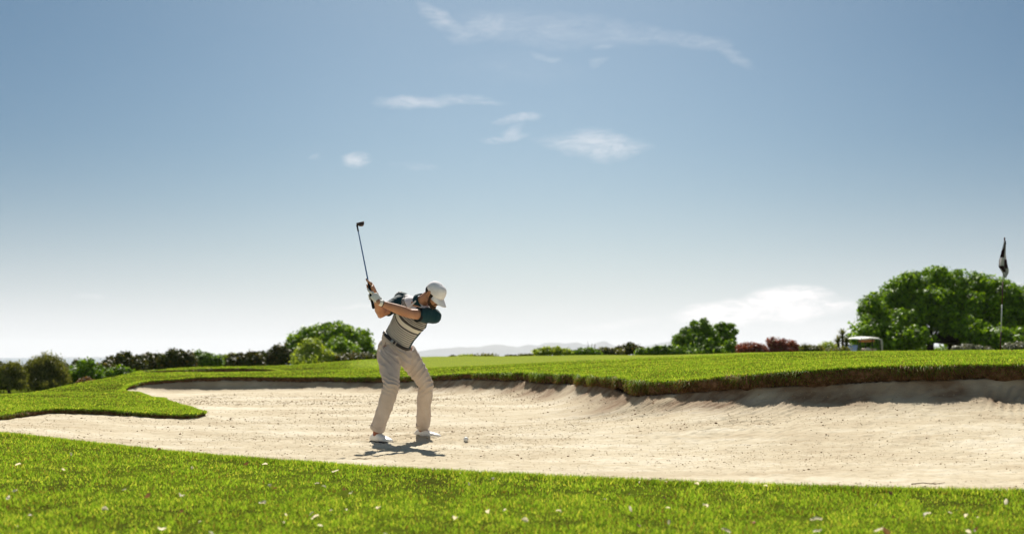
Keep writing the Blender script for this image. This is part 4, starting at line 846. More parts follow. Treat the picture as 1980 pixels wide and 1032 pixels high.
    for sx in (-.82, .78):
        for sy in (-1, 1):
            w = empty('wheel', q(sx, sy * .5, .22)); w.parent = e; w.matrix_parent_inverse = e.matrix_basis.inverted()
            wc = q(sx, sy * .5, .22); yv = rot @ Vector((0, 1, 0)); xv = rot @ Vector((1, 0, 0)); zv = Vector((0, 0, 1))
            b = MB(); vs = []; fs = []
            for i in range(28):
                A = i / 28 * 6.2832
                for j in range(10): B_ = j / 10 * 6.2832; rr = .17 + .055 * math.cos(B_); vs.append(wc + xv * rr * math.cos(A) + zv * rr * math.sin(A) + yv * .085 * math.sin(B_))
            for i in range(28):
                for j in range(10): fs.append((i * 10 + j, i * 10 + (j + 1) % 10, ((i + 1) % 28) * 10 + (j + 1) % 10, ((i + 1) % 28) * 10 + j))
            b.add(vs, fs); o = b.build('tyre', rub); o.parent = w; o.matrix_parent_inverse = (e.matrix_basis @ e.matrix_basis.inverted() @ w.matrix_basis).inverted()
            b = MB(); b.loft([(wc - yv * .07, xv * .12, zv * .12), (wc - yv * .03, xv * .07, zv * .07), (wc + yv * .03, xv * .07, zv * .07), (wc + yv * .07, xv * .12, zv * .12)], 20); o = b.build('rim', met); o.parent = w; o.matrix_parent_inverse = (e.matrix_basis @ e.matrix_basis.inverted() @ w.matrix_basis).inverted()
    b = MB(); b.box(q(.3, 0, 1.63), (.36, .8, .12), rot, .04); b.build('roof_console', org, e)
    # towel on the rear post and a bag on the rack
    b = MB(); b.loft([(q(.80, -.52, 1.74), rot @ Vector((.05, 0, 0)), rot @ Vector((0, .03, 0))), (q(.84, -.52, 1.5), rot @ Vector((.07, 0, 0)), rot @ Vector((0, .025, 0))), (q(.86, -.52, 1.25), rot @ Vector((.06, .01, 0)), rot @ Vector((0, .03, 0))), (q(.85, -.52, 1.05), rot @ Vector((.08, 0, 0)), rot @ Vector((0, .02, 0)))], 16)
    o = b.build('towel', mat('towel_cloth', (.55, .50, .42), .9, .1, noise=(12, 3))); tag(o, 'pale towel hanging from the rear post of the golf cart', 'towel')
    g = empty('golf_bag', q(.02, -.30, .80)); tag(g, 'pale topped bag standing on the seat of the golf cart', 'bag')
    b = MB(); b.loft([(q(.06, -.3, .86), rot @ Vector((.12, 0, 0)), rot @ Vector((0, .10, 0))), (q(.05, -.3, 1.1), rot @ Vector((.13, 0, 0)), rot @ Vector((0, .11, 0))), (q(.04, -.3, 1.17), rot @ Vector((.13, 0, 0)), rot @ Vector((0, .11, 0)))], 16); b.build('body', bk, g)
    b = MB(); b.ball(q(.04, -.3, 1.2), (.15, .13, .09)); b.build('hood', mat('bag_hood', (.75, .68, .6), .7, .2, noise=(9, 3)), g)
cart()
# ------------------------------------------------------------------ the golfer
DD = .12
def J(px, py, d): return W(px, py, d + DD)
def seg_dist(P, a, b):
    a, b = np.array(a), np.array(b); ab = b - a; t = np.clip(((P - a) @ ab) / (ab @ ab), 0, 1); return np.linalg.norm(P - a - t[:, None] * ab, axis=1), t
def remeshed(mb, voxel, smooth_it=6, name='m'):
    me = mb.mesh(name); o = bpy.data.objects.new('tmp_work', me); COL.objects.link(o)
    r = o.modifiers.new('r', 'REMESH'); r.mode = 'VOXEL'; r.voxel_size = voxel; r.adaptivity = 0
    s = o.modifiers.new('s', 'SMOOTH'); s.factor = .5; s.iterations = smooth_it
    dg = bpy.context.evaluated_depsgraph_get(); out = bpy.data.meshes.new_from_object(o.evaluated_get(dg)); bpy.data.objects.remove(o); out.name = name; out.materials.clear(); return out
def coords(me): a = np.empty(len(me.vertices) * 3); me.vertices.foreach_get('co', a); return a.reshape(-1, 3)
def normals(me): a = np.empty(len(me.vertices) * 3); me.vertex_normals.foreach_get('vector', a); return a.reshape(-1, 3)
def setco(me, a): me.vertices.foreach_set('co', a.astype(np.float32).ravel()); me.update()
# skeleton
HIPC = J(767, 673, 13.74); BELT = J(768, 657, 13.72); MID = J(780, 638, 13.70); CHEST = J(796, 611, 13.66); UCH = J(806, 594, 13.62); NECK = J(814, 584, 13.58)
SHR = J(778, 580, 13.74); SHL = J(838, 611, 13.52)
ELL = J(792, 606, 13.33); WRL = J(737, 586, 13.20)
ELR = J(736, 606, 13.52); WRR = J(728, 572, 13.32)
HPR = J(752, 684, 13.68); KNR = J(757, 744, 13.42); ANR = J(730, 831, 13.60)
HPL = J(786, 684, 13.84); KNL = J(823, 742, 14.00); ANL = J(817, 826, 14.36)
spine = (CHEST - BELT).normalized(); lat = (SHL - SHR).normalized(); lat = (lat - spine * lat.dot(spine)).normalized(); chn = lat.cross(spine).normalized()
if chn.y > 0: chn = -chn                                             # chest faces the camera
# head frame
hn = Vector((.60, -.36, -.72)).normalized(); hu = Vector((.46, -.34, .80)); hu = (hu - hn * hu.dot(hn)).normalized(); hr = hn.cross(hu).normalized()   # hr: his right side
HC = J(841, 568, 13.45)
HM = Matrix((hr, hn, hu)).transposed()                                # local x=his right, y=face, z=crown
def hp(x, y, z): return HC + HM @ Vector((x, y, z))
skin = mat('skin', [(.42, .20, .115), (.52, .27, .16)], .5, .35, noise=(14, 4), bump=(160, .15, .002))
p_ = skin.node_tree.nodes['Principled BSDF']; p_.inputs['Subsurface Weight'].default_value = .12; p_.inputs['Subsurface Radius'].default_value = (.02, .006, .003); p_.inputs['Subsurface Scale'].default_value = .5
# club axis
GRA = J(721.5, 592, 13.20); CLT = J(690.5, 436, 13.60); cax = (CLT - GRA).normalized(); CL = (CLT - GRA).length
def grip(px_y): t = (592 - px_y) / (592 - 436); return GRA + (CLT - GRA) * t
def hand(b, wrist, gy, palmdir, n_fingers_dir, thumb_along, wrap, fr=.0088):
    """fingers wrapped round the grip. gy = photo row of the hand's middle on the grip, palmdir: from the grip axis to the knuckle side"""
    c = grip(gy); pd = (palmdir - cax * palmdir.dot(cax)).normalized(); e2 = cax.cross(pd).normalized() * wrap
    kn = c + pd * .030
    # palm: from the wrist to the knuckles
    to = (kn - wrist); t = to.normalized(); wv = (cax - t * cax.dot(t)).normalized(); th = t.cross(wv)
    b.loft([(wrist - t * .01, wv * .024, th * .021), (wrist + to * .25, wv * .032, th * .020), (wrist + to * .6, wv * .042, th * .018), (wrist + to * .9, wv * .043, th * .016), (wrist + to * 1.05, wv * .038, th * .011)], 18, 2.4)
    for i, (off, ln) in enumerate(((.033, .95), (.011, 1.05), (-.011, 1.0), (-.032, .8))):
        base = c + cax * off; pts = []
        for k in range(9):
            a = -.15 + k / 8 * 3.9 * ln; R_ = .0225 - .001 * k / 8 + (.009 if k == 0 else 0)
            pts.append(base + cax * (-.004 * k / 8) + pd * math.cos(a) * R_ + e2 * math.sin(a) * R_)
        b.tube([kn + cax * off * .95] + pts, [fr * 1.12, fr * 1.1, fr * 1.05, fr, fr * 1.04, fr * .95, fr * .93, fr * .96, fr * .85, fr * .7], 10)
    # thumb leaves the side of the palm and lies along the grip
    s0 = wrist + to * .35 + wv * .028 * thumb_along; s1 = c + cax * .035 * thumb_along + pd * .018 - e2 * .014; s2 = c + cax * .060 * thumb_along - e2 * .020; s3 = c + cax * .082 * thumb_along - e2 * .018 - pd * .006
    b.tube([s0, s1, s2, s3], [.013, .0118, .0105, .0085], 10)
RPD = Vector((.75, -.25, .25)); LPD = Vector((.72, -.62, .1))
# --- body: one continuous skin surface
b = MB()
b.ball(hp(0, -.008, .022), (.074, .093, .088), HM, 28, 18); b.ball(hp(0, .018, -.035), (.060, .070, .078), HM, 24, 16)          # skull, face
b.ball(hp(0, .045, -.092), (.036, .034, .026), HM); b.ball(hp(.035, .005, -.07), (.026, .045, .035), HM); b.ball(hp(-.035, .005, -.07), (.026, .045, .035), HM)   # chin, jaw
b.tube([hp(0, .086, .005), hp(0, .103, -.022), hp(0, .108, -.036)], [.009, .011, .013], 12); b.ball(hp(.011, .096, -.040), .0085); b.ball(hp(-.011, .096, -.040), .0085)   # nose
b.tube([hp(.045, .074, .022), hp(0, .088, .020), hp(-.045, .074, .022)], [.009, .010, .009], 10)                                # brow
b.tube([hp(.022, .080, -.066), hp(0, .090, -.063), hp(-.022, .080, -.066)], [.005, .007, .005], 10); b.tube([hp(.019, .080, -.077), hp(0, .089, -.075), hp(-.019, .080, -.077)], [.005, .0075, .005], 10)   # lips
b.ball(hp(.045, .058, -.022), (.02, .022, .018), HM); b.ball(hp(-.045, .058, -.022), (.02, .022, .018), HM)                      # cheeks
for s_ in (1, -1):                                                                                                              # ears
    pts = [hp(s_ * (.079 + .010 * math.sin(a * .5)), -.012 - .017 * math.cos(a + .3) - .004, -.008 + .030 * math.sin(a)) for a in [(-1.5 + i * .55) for i in range(9)]]
    b.tube(pts, [.0065] * 8 + [.005], 8); b.ball(hp(s_ * .077, -.006, -.012), (.007, .016, .024), HM); b.ball(hp(s_ * .078, .0, -.036), (.006, .008, .010), HM)
b.tube([hp(0, -.030, -.05), (hp(0, -.045, -.10) * .6 + NECK * .4), NECK, UCH], [.058, .056, .062, .080], 18)                       # neck
def arm(b, S, E, Wr, r, bulge):
    d1 = (E - S); d2 = (Wr - E)
    b.tube([S, S + d1 * .35, S + d1 * .7, E, E + d2 * .22, E + d2 * .45, E + d2 * .75, Wr - d2 * .03, Wr + d2.normalized() * .02], [r * 1.15, r * 1.08, r, r * .88, r * .98, r * .9, r * .7, r * .54, r * .50], 18)
    b.ball(E + bulge, r * .55)
arm(b, SHL, ELL, WRL, .050, Vector((0, .01, -.012))); arm(b, SHR, ELR, WRR, .050, Vector((-.004, 0, -.018)))
hand(b, WRR, 555.5, RPD, None, 1, 1)
hand(b, WRL, 574, LPD, None, 1, 1, .0085)
b.loft([(HIPC, lat * .150, chn * .10), (BELT, lat * .140, chn * .095), (MID, lat * .140, chn * .098), (CHEST, lat * .165, chn * .110), (UCH, lat * .16, chn * .095), (NECK - spine * .01, lat * .08, chn * .07)], 28)
for H, K, A in ((HPR, KNR, ANR), (HPL, KNL, ANL)):
    d1, d2 = K - H, A - K; b.tube([H - d1 * .05, H + d1 * .3, H + d1 * .7, K, K + d2 * .25, K + d2 * .6, A, A - Vector((0, 0, .03))], [.085, .080, .062, .052, .055, .042, .034, .036], 18)
bm_ = remeshed(b, .0042, 4, 'person'); ORG = Vector((HIPC.x, HIPC.y, 0.0))
per = link('person', bm_, skin); tag(per, 'golfer in white cap and striped shirt swinging a wedge in the bunker', 'person')
def pb(b, name, m, parent=per, voxel=None, it=5, smooth=True):
    me = remeshed(b, voxel, it, name) if voxel else b.mesh(name); return link(name, me, m, parent, smooth)
# eyes (shaded by the peak)
eyew = mat('eye_white', (.7, .68, .64), .3, .5); eyed = mat('eye_iris', (.06, .035, .02), .3, .5)
for s_ in (1, -1):
    b = MB(); b.ball(hp(s_ * .031, .066, -.002), .0125); o = pb(b, 'eye', eyew); b = MB(); b.ball(hp(s_ * .031, .0755, -.004), .0055); pb(b, 'iris', eyed, o)
hair = mat('dark_hair', [(.012, .008, .006), (.035, .022, .015)], .7, .3, noise=(90, 4), bump=(220, .9, .004))
b = MB(); b.ball(hp(0, -.022, -.002), (.079, .090, .064), HM, 24, 16)
for s_ in (1, -1): b.tube([hp(s_ * .072, .012, .02), hp(s_ * .071, .018, -.02), hp(s_ * .066, .020, -.045)], [.014, .011, .009], 10)
pb(b, 'hair', hair, per, .004, 3)
b = MB()     # beard along the jaw, round the mouth
for s_ in (1, -1): b.tube([hp(s_ * .067, .020, -.040), hp(s_ * .060, .030, -.072), hp(s_ * .040, .056, -.096), hp(s_ * .016, .078, -.106), hp(0, .082, -.107)], [.011, .014, .017, .016, .015], 12)
b.tube([hp(.026, .080, -.070), hp(.015, .089, -.056), hp(0, .094, -.054), hp(-.015, .089, -.056), hp(-.026, .080, -.070)], [.006, .0065, .006, .0065, .006], 10)
b.ball(hp(0, .076, -.095), (.026, .018, .016), HM)
pb(b, 'beard', mat('beard', [(.02, .012, .008), (.09, .05, .03)], .8, .2, noise=(120, 4), bump=(260, .9, .004)), per, .0035, 3)
# cap
capm = mat('cap_cotton', (.86, .83, .84), .8, .15, noise=(12, 3), bump=(320, .25, .002))
b = MB(); vs = []; fs = []; n, m_ = 48, 16
for i in range(m_ + 1):
    th = (i / m_) * (math.pi * .5)
    for k in range(n):
        a = 2 * math.pi * k / n; seam = 1 - .010 * max(0, 1 - abs(((a / (math.pi / 3)) % 1) - 0) / .06) - .010 * max(0, 1 - abs(((a / (math.pi / 3)) % 1) - 1) / .06)
        r_ = math.sin(th) ** .86; z = math.cos(th) ** .80; fx = 1 + .05 * math.sin(a) * (z > .2)
        front = max(0, math.sin(a)); vs.append(hp(.0845 * r_ * math.cos(a) * seam, (.1035 * r_ * math.sin(a) - .006) * seam, .012 + .098 * z * seam + .010 * front * math.sin(th * 2)))
for i in range(m_):
    for k in range(n): a = i * n + k; c_ = i * n + (k + 1) % n; fs.append((a, a + n, c_ + n, c_))
fs = fs; b.add(vs, fs); cap = pb(b, 'cap', capm); so = cap.modifiers.new('s', 'SOLIDIFY'); so.thickness = .003; so.offset = 1
b = MB(); vs = []; nu, nv = 22, 8
for j in range(nv + 1):
    for i in range(nu + 1):
        u = i / nu * 2 - 1; v = j / nv; a = math.pi / 2 - u * 1.12; R0x, R0y = .0845, .1035; ex = (R0x * math.cos(a)) ; ey = R0y * math.sin(a) - .006; ln = .078 * (1 - abs(u) ** 2.6) ** .55 if abs(u) < 1 else 0
        vs.append(hp(ex * (1 - .04 * v), ey + ln * v, .012 - .020 * u * u * v - .012 * v - .010 * v * v * 1.0))
fs = [(j * (nu + 1) + i, j * (nu + 1) + i + 1, (j + 1) * (nu + 1) + i + 1, (j + 1) * (nu + 1) + i) for j in range(nv) for i in range(nu)]
b.add(vs, fs); o = pb(b, 'peak', capm, cap); so = o.modifiers.new('s', 'SOLIDIFY'); so.thickness = .004; so.offset = 0
b = MB(); b.ball(hp(0, -.006, .112), (.009, .009, .005), HM); pb(b, 'button', capm, cap)
# --- shirt
def folds(me, amp, fn):
    co = coords(me); nr = normals(me); co = co + nr * (fn(co) * amp)[:, None]; setco(me, co); return co
b = MB()
b.loft([(BELT - spine * .035, lat * .148, chn * .102), (BELT + spine * .02, lat * .153, chn * .110), (MID, lat * .160, chn * .118), (MID.lerp(CHEST, .5), lat * .172, chn * .122), (CHEST, lat * .186, chn * .124), (UCH - spine * .01, lat * .182, chn * .108), (UCH + spine * .035, lat * .145, chn * .085), (NECK + spine * .0, lat * .085, chn * .070)], 40, 2.3)
b.tube([SHR - lat * .02, SHR], [.075, .078], 16); b.tube([SHL + lat * -.02, SHL], [.078, .078], 16); b.ball(CHEST + lat * .09 + chn * .02, (.11, .10, .12)); b.tube([UCH - lat * .06, SHR + spine * .005], [.07, .066], 16); b.tube([UCH + lat * .06, SHL], [.075, .07], 16)
cuffL = SHL.lerp(ELL, .66); cuffR = SHR.lerp(ELR, .72)
b.tube([SHL, SHL.lerp(ELL, .35), cuffL], [.078, .074, .068], 20, cap=1); b.tube([SHR, SHR.lerp(ELR, .4), cuffR], [.072, .070, .066], 20, cap=1)
sm = remeshed(b, .005, 6, 'shirt')
sp3, la3, ch3 = [np.array(v) for v in (spine, lat, chn)]
def shirt_f(co):
    s = (co - np.array(BELT)) @ sp3; l = (co - np.array(BELT)) @ la3
    w = np.exp(-((s - .05) / .10) ** 2); f = np.sin((s * .8 + l * .75 + .02 * fbm(co[:, 0] * 9, co[:, 1] * 9, co[:, 2] * 9, 2, 3)) * 2 * math.pi / .10) * w * .55 + fbm(co[:, 0] * 13, co[:, 1] * 13, co[:, 2] * 13, 3, 17) * .9
    w2 = np.exp(-((s - .26) / .07) ** 2) * smooth01((l + .02) / .12); return f + np.sin((s + .4 * l) * 2 * math.pi / .055) * w2 * .6
co = folds(sm, .0058, shirt_f)
s = (co - np.array(BELT)) @ sp3; l = (co - np.array(BELT)) @ la3; c = (co - np.array(BELT)) @ ch3
dl, tl = seg_dist(co, SHL, cuffL); dr, tr_ = seg_dist(co, SHR, cuffR)
slv = np.maximum(smooth01((.094 - dl) / .012), smooth01((.088 - dr) / .012) * (l < -.09)); slv = np.maximum(slv, smooth01((-.0 - c) / .02) * (s < .34)); slv = np.maximum(slv, smooth01((-.055 - c) / .02))
s2 = s - .07 * (l + .02) * 0 + .018 * np.cos(l * 14) + .028 * np.clip(l, -.15, .15) / .15
for k_, a_ in (('s', s2), ('slv', slv), ('l', l)):
    at = sm.attributes.new(k_, 'FLOAT', 'POINT'); at.data.foreach_set('value', a_.astype(np.float32))
m = bpy.data.materials.new('striped_polo'); m.use_nodes = True; t = m.node_tree; p = t.nodes['Principled BSDF']; p.inputs['Roughness'].default_value = .75; p.inputs['Specular IOR Level'].default_value = .2; p.inputs['Sheen Weight'].default_value = .1
def attr(n_): a = t.nodes.new('ShaderNodeAttribute'); a.attribute_name = n_; return a.outputs['Fac']
S_, V_ = attr('s'), attr('slv'); mt = lambda *a, **k: mathn(t, *a, **k)
teal = (.004, .038, .050); white = (.62, .58, .53); dark = (.07, .063, .066); yoke = (.74, .70, .72)
st = mt('GREATER_THAN', mt('SINE', mt('MULTIPLY', S_, 2 * math.pi / .0198)), .12); lo = mixc(t, st, white, dark)
st2 = mt('GREATER_THAN', mt('SINE', mt('MULTIPLY', S_, 2 * math.pi / .0170)), -.25); mdl = mixc(t, st2, white, dark)
inb = lambda a, b_: mt('MULTIPLY', mt('GREATER_THAN', S_, a), mt('LESS_THAN', S_, b_))
colr = mixc(t, inb(.186, .196), lo, dark); colr = mixc(t, inb(.196, .236), colr, (.74, .69, .60)); colr = mixc(t, inb(.236, .255), colr, dark); colr = mixc(t, inb(.255, .372), colr, mdl); colr = mixc(t, inb(.372, 1.0), colr, yoke)
colr = mixc(t, mt('GREATER_THAN', V_, .5), colr, teal); t.links.new(colr, p.inputs['Base Color'])
tcn = t.nodes.new('ShaderNodeTexCoord'); nz = t.nodes.new('ShaderNodeTexNoise'); nz.inputs['Scale'].default_value = 30; nz.inputs['Detail'].default_value = 6; t.links.new(tcn.outputs['Object'], nz.inputs['Vector']); bp = t.nodes.new('ShaderNodeBump'); bp.inputs['Distance'].default_value = .004; bp.inputs['Strength'].default_value = .35; t.links.new(nz.outputs[0], bp.inputs['Height']); t.links.new(bp.outputs[0], p.inputs['Normal'])
shirt = link('shirt', sm, m, per)
tealm = mat('teal_knit', (.005, .042, .055), .75, .2, noise=(20, 3), bump=(200, .2, .002)); blackm = mat('black_trim', (.012, .011, .014), .7, .2, noise=(20, 3))
whitem = mat('white_trim', (.72, .68, .66), .7, .2, noise=(20, 3))
# collar: an open fold round the neck
nax = (hp(0, -.04, -.09) - NECK).normalized(); nu_ = (lat - nax * lat.dot(nax)).normalized(); nv_ = nax.cross(nu_)
b = MB(); b.loft([(NECK - nax * .012, nu_ * .092, nv_ * .086), (NECK + nax * .012, nu_ * .086, nv_ * .080), (NECK + nax * .040, nu_ * .076, nv_ * .072), (NECK + nax * .043, nu_ * .070, nv_ * .066), (NECK + nax * .015, nu_ * .066, nv_ * .062)], 32, cap=False)
co_ = pb(b, 'collar', tealm, shirt); so = co_.modifiers.new('s', 'SOLIDIFY'); so.thickness = .003
b = MB(); pl0 = NECK + chn * .088 - spine * .006; b.tube([pl0, CHEST.lerp(UCH, .75) + chn * .118, CHEST.lerp(UCH, .2) + chn * .129], [.010, .010, .009], 8, flat=(lat, .35)); pb(b, 'placket', whitem, shirt)
for C_, S0, r_ in ((cuffL, SHL, .0685), (cuffR, SHR, .0665)):
    ax = (C_ - S0).normalized(); u = (Vector((0, 0, 1)) - ax * ax.z).normalized(); v = ax.cross(u); b = MB(); b.loft([(C_ - ax * .016, u * (r_ + .002), v * (r_ + .002)), (C_ + ax * .003, u * (r_ + .0015), v * (r_ + .0015)), (C_ + ax * .003, u * (r_ - .006), v * (r_ - .006)), (C_ - ax * .01, u * (r_ - .008), v * (r_ - .008))], 28, cap=False); pb(b, 'cuff', blackm, shirt)
# --- trousers
khaki = mat('khaki_cotton', [(.48, .40, .35), (.56, .48, .43)], .85, .15, noise=(9, 5), bump=(45, .35, .004))
b = MB(); fx = Vector((.9, -.43, 0))
b.loft([(BELT - spine * .005, lat * .160, chn * .118), (BELT.lerp(HIPC, .5), lat * .178, chn * .130), (HIPC, lat * .190, chn * .135), (HIPC - Vector((0, 0, .06)), lat * .180, chn * .125), (HIPC - Vector((0, 0, .11)), lat * .15, chn * .09)], 36, 2.3)
b.ball(J(749, 686, 13.86), (.105, .11, .14)); b.ball(J(750, 672, 13.82), (.10, .11, .10))                                                                                    # seat
for H, K, A, o_ in ((HPR, KNR, ANR, 0), (HPL, KNL, ANL, 1)):
    d1, d2 = K - H, A - K
    b.tube([H - d1 * .06, H + d1 * .25, H + d1 * .55, H + d1 * .85, K + fx * .006, K + d2 * .15, K + d2 * .4, K + d2 * .7, K + d2 * .90, A + Vector((0, 0, .012))], [.106, .104, .096, .086, .081, .077, .074, .071, .069, .068] if o_ == 0 else [.104, .101, .094, .085, .080, .077, .074, .070, .067, .064], 26, cap=1)
tm = remeshed(b, .0055, 7, 'trousers')
def trouser_f(co):
    f = fbm(co[:, 0] * 7, co[:, 1] * 7, co[:, 2] * 5, 3, 91) * .8
    for (P0, ax_, per_, wd, am, ph) in ((KNR, (.45, .2, .86), .040, .055, 1.5, 0), (KNL, (-.5, .2, .85), .040, .06, 1.7, 1), (ANR, (.15, 0, 1), .030, .045, 1.6, 2), (ANL, (.05, 0, 1), .030, .045, 1.6, 1), (HIPC + Vector((.03, -.1, -.02)), (.55, 0, .83), .058, .10, 1.3, 0),
                                        (HPL + (KNL - HPL) * .5, (-.75, 0, .66), .05, .09, 1.2, 2), (HPR + (KNR - HPR) * .35, (.7, 0, .7), .055, .09, 1.1, 0), (HPR, (.8, 0, .6), .045, .07, .9, 1)):
        a = np.array(ax_) / np.linalg.norm(ax_); r = co - np.array(P0); q = r @ a; f = f + am * np.exp(-((r ** 2).sum(1)) / wd ** 2 / 2) * (1.15 - 2.1 * np.abs(np.sin((q + .014 * fbm(co[:, 0] * 11, co[:, 1] * 11, co[:, 2] * 11, 2, 5)) * math.pi / per_ + ph)) ** .75)
    # long folds down the shins
    for K, A in ((KNR, ANR), (KNL, ANL)):
        d, t_ = seg_dist(co, K, A); f = f + .35 * np.sin(co[:, 0] * 120 + co[:, 2] * 22) * smooth01((.12 - d) / .03) * np.sin(np.clip(t_, 0, 1) * math.pi)
    return f
folds(tm, .0092, trouser_f); trs = link('trousers', tm, khaki, per)
seam = mat('dark_seam', (.10, .07, .05), .9, .1)
def surf_line(pts, r=.0022):     # stitch line pressed onto the cloth, given in photo pixels
    from mathutils.bvhtree import BVHTree
    bv = surf_line.bv; out = []
    for i in range(len(pts) - 1):
        for k in range(6):
            px = pts[i][0] + (pts[i + 1][0] - pts[i][0]) * k / 6; py = pts[i][1] + (pts[i + 1][1] - pts[i][1]) * k / 6; h = bv.ray_cast(camo.location, ray(px, py).normalized())
            if h[0] is not None: out.append(h[0] + h[1] * .0005)
    return out
from mathutils.bvhtree import BVHTree
surf_line.bv = BVHTree.FromPolygons([tuple(v) for v in coords(tm)], [tuple(p.vertices) for p in tm.polygons])
for pts, nm in (([(746, 661), (744, 668), (741, 675)], 'pocket'), ([(787, 667), (786, 674), (784, 681)], 'fly')):
    o_ = surf_line(pts)
    if len(o_) > 2: b = MB(); b.tube(o_, .0022, 6); pb(b, nm, seam, trs)
for A, K, r_ in ((ANR, KNR, .0695), (ANL, KNL, .0645)):        # turned hems
    ax = (K - A).normalized(); u = (Vector((1, 0, 0)) - ax * ax.x).normalized(); v = ax.cross(u); C_ = A + Vector((0, 0, .014)); b = MB()
    b.loft([(C_ + ax * .03, u * (r_ + .003), v * (r_ + .003)), (C_ + ax * .008, u * (r_ + .0045), v * (r_ + .0045)), (C_ - ax * .006, u * (r_ + .003), v * (r_ + .003)), (C_ - ax * .006, u * (r_ - .006), v * (r_ - .006)), (C_ + ax * .02, u * (r_ - .008), v * (r_ - .008))], 30, cap=False); pb(b, 'hem', khaki, trs)
# belt
b = MB(); bc = BELT - spine * .004; rings = [(bc - spine * .016, lat * .163, chn * .121), (bc - spine * .014, lat * .167, chn * .125), (bc + spine * .014, lat * .164, chn * .122), (bc + spine * .016, lat * .160, chn * .118)]
b.loft(rings, 44, 2.3); belt = pb(b, 'belt', mat('black_leather', (.012, .011, .014), .45, .4, noise=(30, 3)))
steel = mat('steel', (.35, .34, .33), .3, .5, metal=1)
fb = (chn * .8 + lat * .35).normalized(); bq = bc + lat * .045 + chn * .1255; b = MB(); b.box(bq, (.030, .008, .030), Matrix((lat, chn, spine)).transposed(), .002); pb(b, 'buckle', steel, belt)
for o_ in (-.10, .085):
    zc = math.sqrt(max(0, 1 - abs(o_ / .165) ** 2.3)) ** .95 * .126; b = MB(); b.box(bc + lat * o_ + chn * zc, (.009, .006, .040), Matrix((lat, chn, spine)).transposed(), .0015); pb(b, 'belt_loop', khaki, belt)
# shoes
leather = mat('white_leather', (.82, .79, .75), .4, .4, noise=(20, 3), bump=(90, .12, .002)); solem = mat('black_rubber', (.015, .014, .014), .7, .3, noise=(20, 3)); sock = mat('sock_knit', (.30, .12, .08), .9, .1, noise=(60, 3), bump=(200, .5, .003))
def shoe(A, fdir, ln=.30):
    f = Vector((fdir[0], fdir[1], 0)).normalized(); r = Vector((f.y, -f.x, 0)); z0 = .014; H = Vector((A.x, A.y, 0)) - f * .092; u = Vector((0, 0, 1))
    st_ = [(0, .020, .030, .020), (.012, .032, .055, .045), (.04, .037, .082, .05), (.08, .040, .095, .052), (.11, .041, .090, .05), (.15, .044, .074, .04), (.19, .049, .060, .035), (.23, .050, .050, .03), (.265, .043, .040, .026), (.288, .028, .030, .02), (.297, .012, .022, .014)]
    b = MB(); rings = []
    for (d, w, h, _) in st_: rings.append((H + f * d * ln / .3 + u * (z0 + h / 2), r * w, u * (h / 2)))
    b.loft(rings, 28, 2.5); me = remeshed(b, .004, 4, 'shoe'); s_o = link('shoe', me, leather, per)
    b = MB(); out = []
    for (d, w, h, _) in st_: out.append((d, w + .004))
    L1 = [H + f * d * ln / .3 - r * w for d, w in out]; L2 = [H + f * d * ln / .3 + r * w for d, w in out]; ring = L1 + L2[::-1]; n = len(ring); c0 = sum(ring, Vector()) / n
    vs = [p + u * .001 for p in ring] + [c0 + (p - c0) * 1.02 + u * .012 for p in ring] + [c0 + (p - c0) * .97 + u * .022 for p in ring]; fs = [(i + k * n, (i + 1) % n + k * n, (i + 1) % n + (k + 1) * n, i + (k + 1) * n) for k in (0, 1) for i in range(n)] + [tuple(range(n))[::-1], tuple(range(2 * n, 3 * n))]
    b.add(vs, fs); pb(b, 'sole', solem, s_o)
    for i in range(8):
        k = i // 2; sgn = 1 if i % 2 else -1; b = MB(); 
    b = MB()
    for i in range(5):
        d = .115 + i * .016; h = np.interp(d, [q[0] for q in st_], [q[2] for q in st_]); w = .022; c_ = H + f * d + u * (z0 + h + .001); b.tube([c_ - r * w - u * .006, c_ + f * .004 + u * .0015, c_ + r * w - u * .006], .0028, 6)
    pb(b, 'laces', whitem, s_o)
    b = MB(); b.tube([H + f * .09 + u * .08, Vector((A.x, A.y, A.z + .01))], [.043, .042], 18); pb(b, 'sock', sock, per)
shoe(ANR, (.72, -.69)); shoe(ANL, (.92, -.39))
# glove over the left hand
b = MB(); hand(b, WRL, 574, LPD, None, 1, 1, .0102)
t_ = (ELL - WRL).normalized(); b.tube([WRL + t_ * .012, WRL - t_ * .02], [.031, .029], 16, cap=1)
gl_ = pb(b, 'glove', mat('white_glove', (.86, .83, .74), .6, .25, noise=(30, 3), bump=(160, .3, .002)), per, .0035, 3)
u = (cax - t_ * cax.dot(t_)).normalized(); v = t_.cross(u); b = MB(); b.loft([(WRL + t_ * .010, u * .0325, v * .0325), (WRL + t_ * .014, u * .033, v * .033), (WRL + t_ * .017, u * .0325, v * .0325)], 24); pb(b, 'glove_band', blackm, gl_)
pdn = (LPD - cax * LPD.dot(cax)).normalized(); e2 = cax.cross(pdn)
b = MB()
for o_, a0 in ((.022, .5), (0, .55), (-.021, .6)):
    pts = [grip(574) + cax * o_ + pdn * math.cos(a) * .0295 + e2 * math.sin(a) * .0295 for a in (a0, a0 + .35, a0 + .7, a0 + 1.05)]; b.tube(pts, [.0022] * 4, 6)
pb(b, 'glove_trim', blackm, gl_)
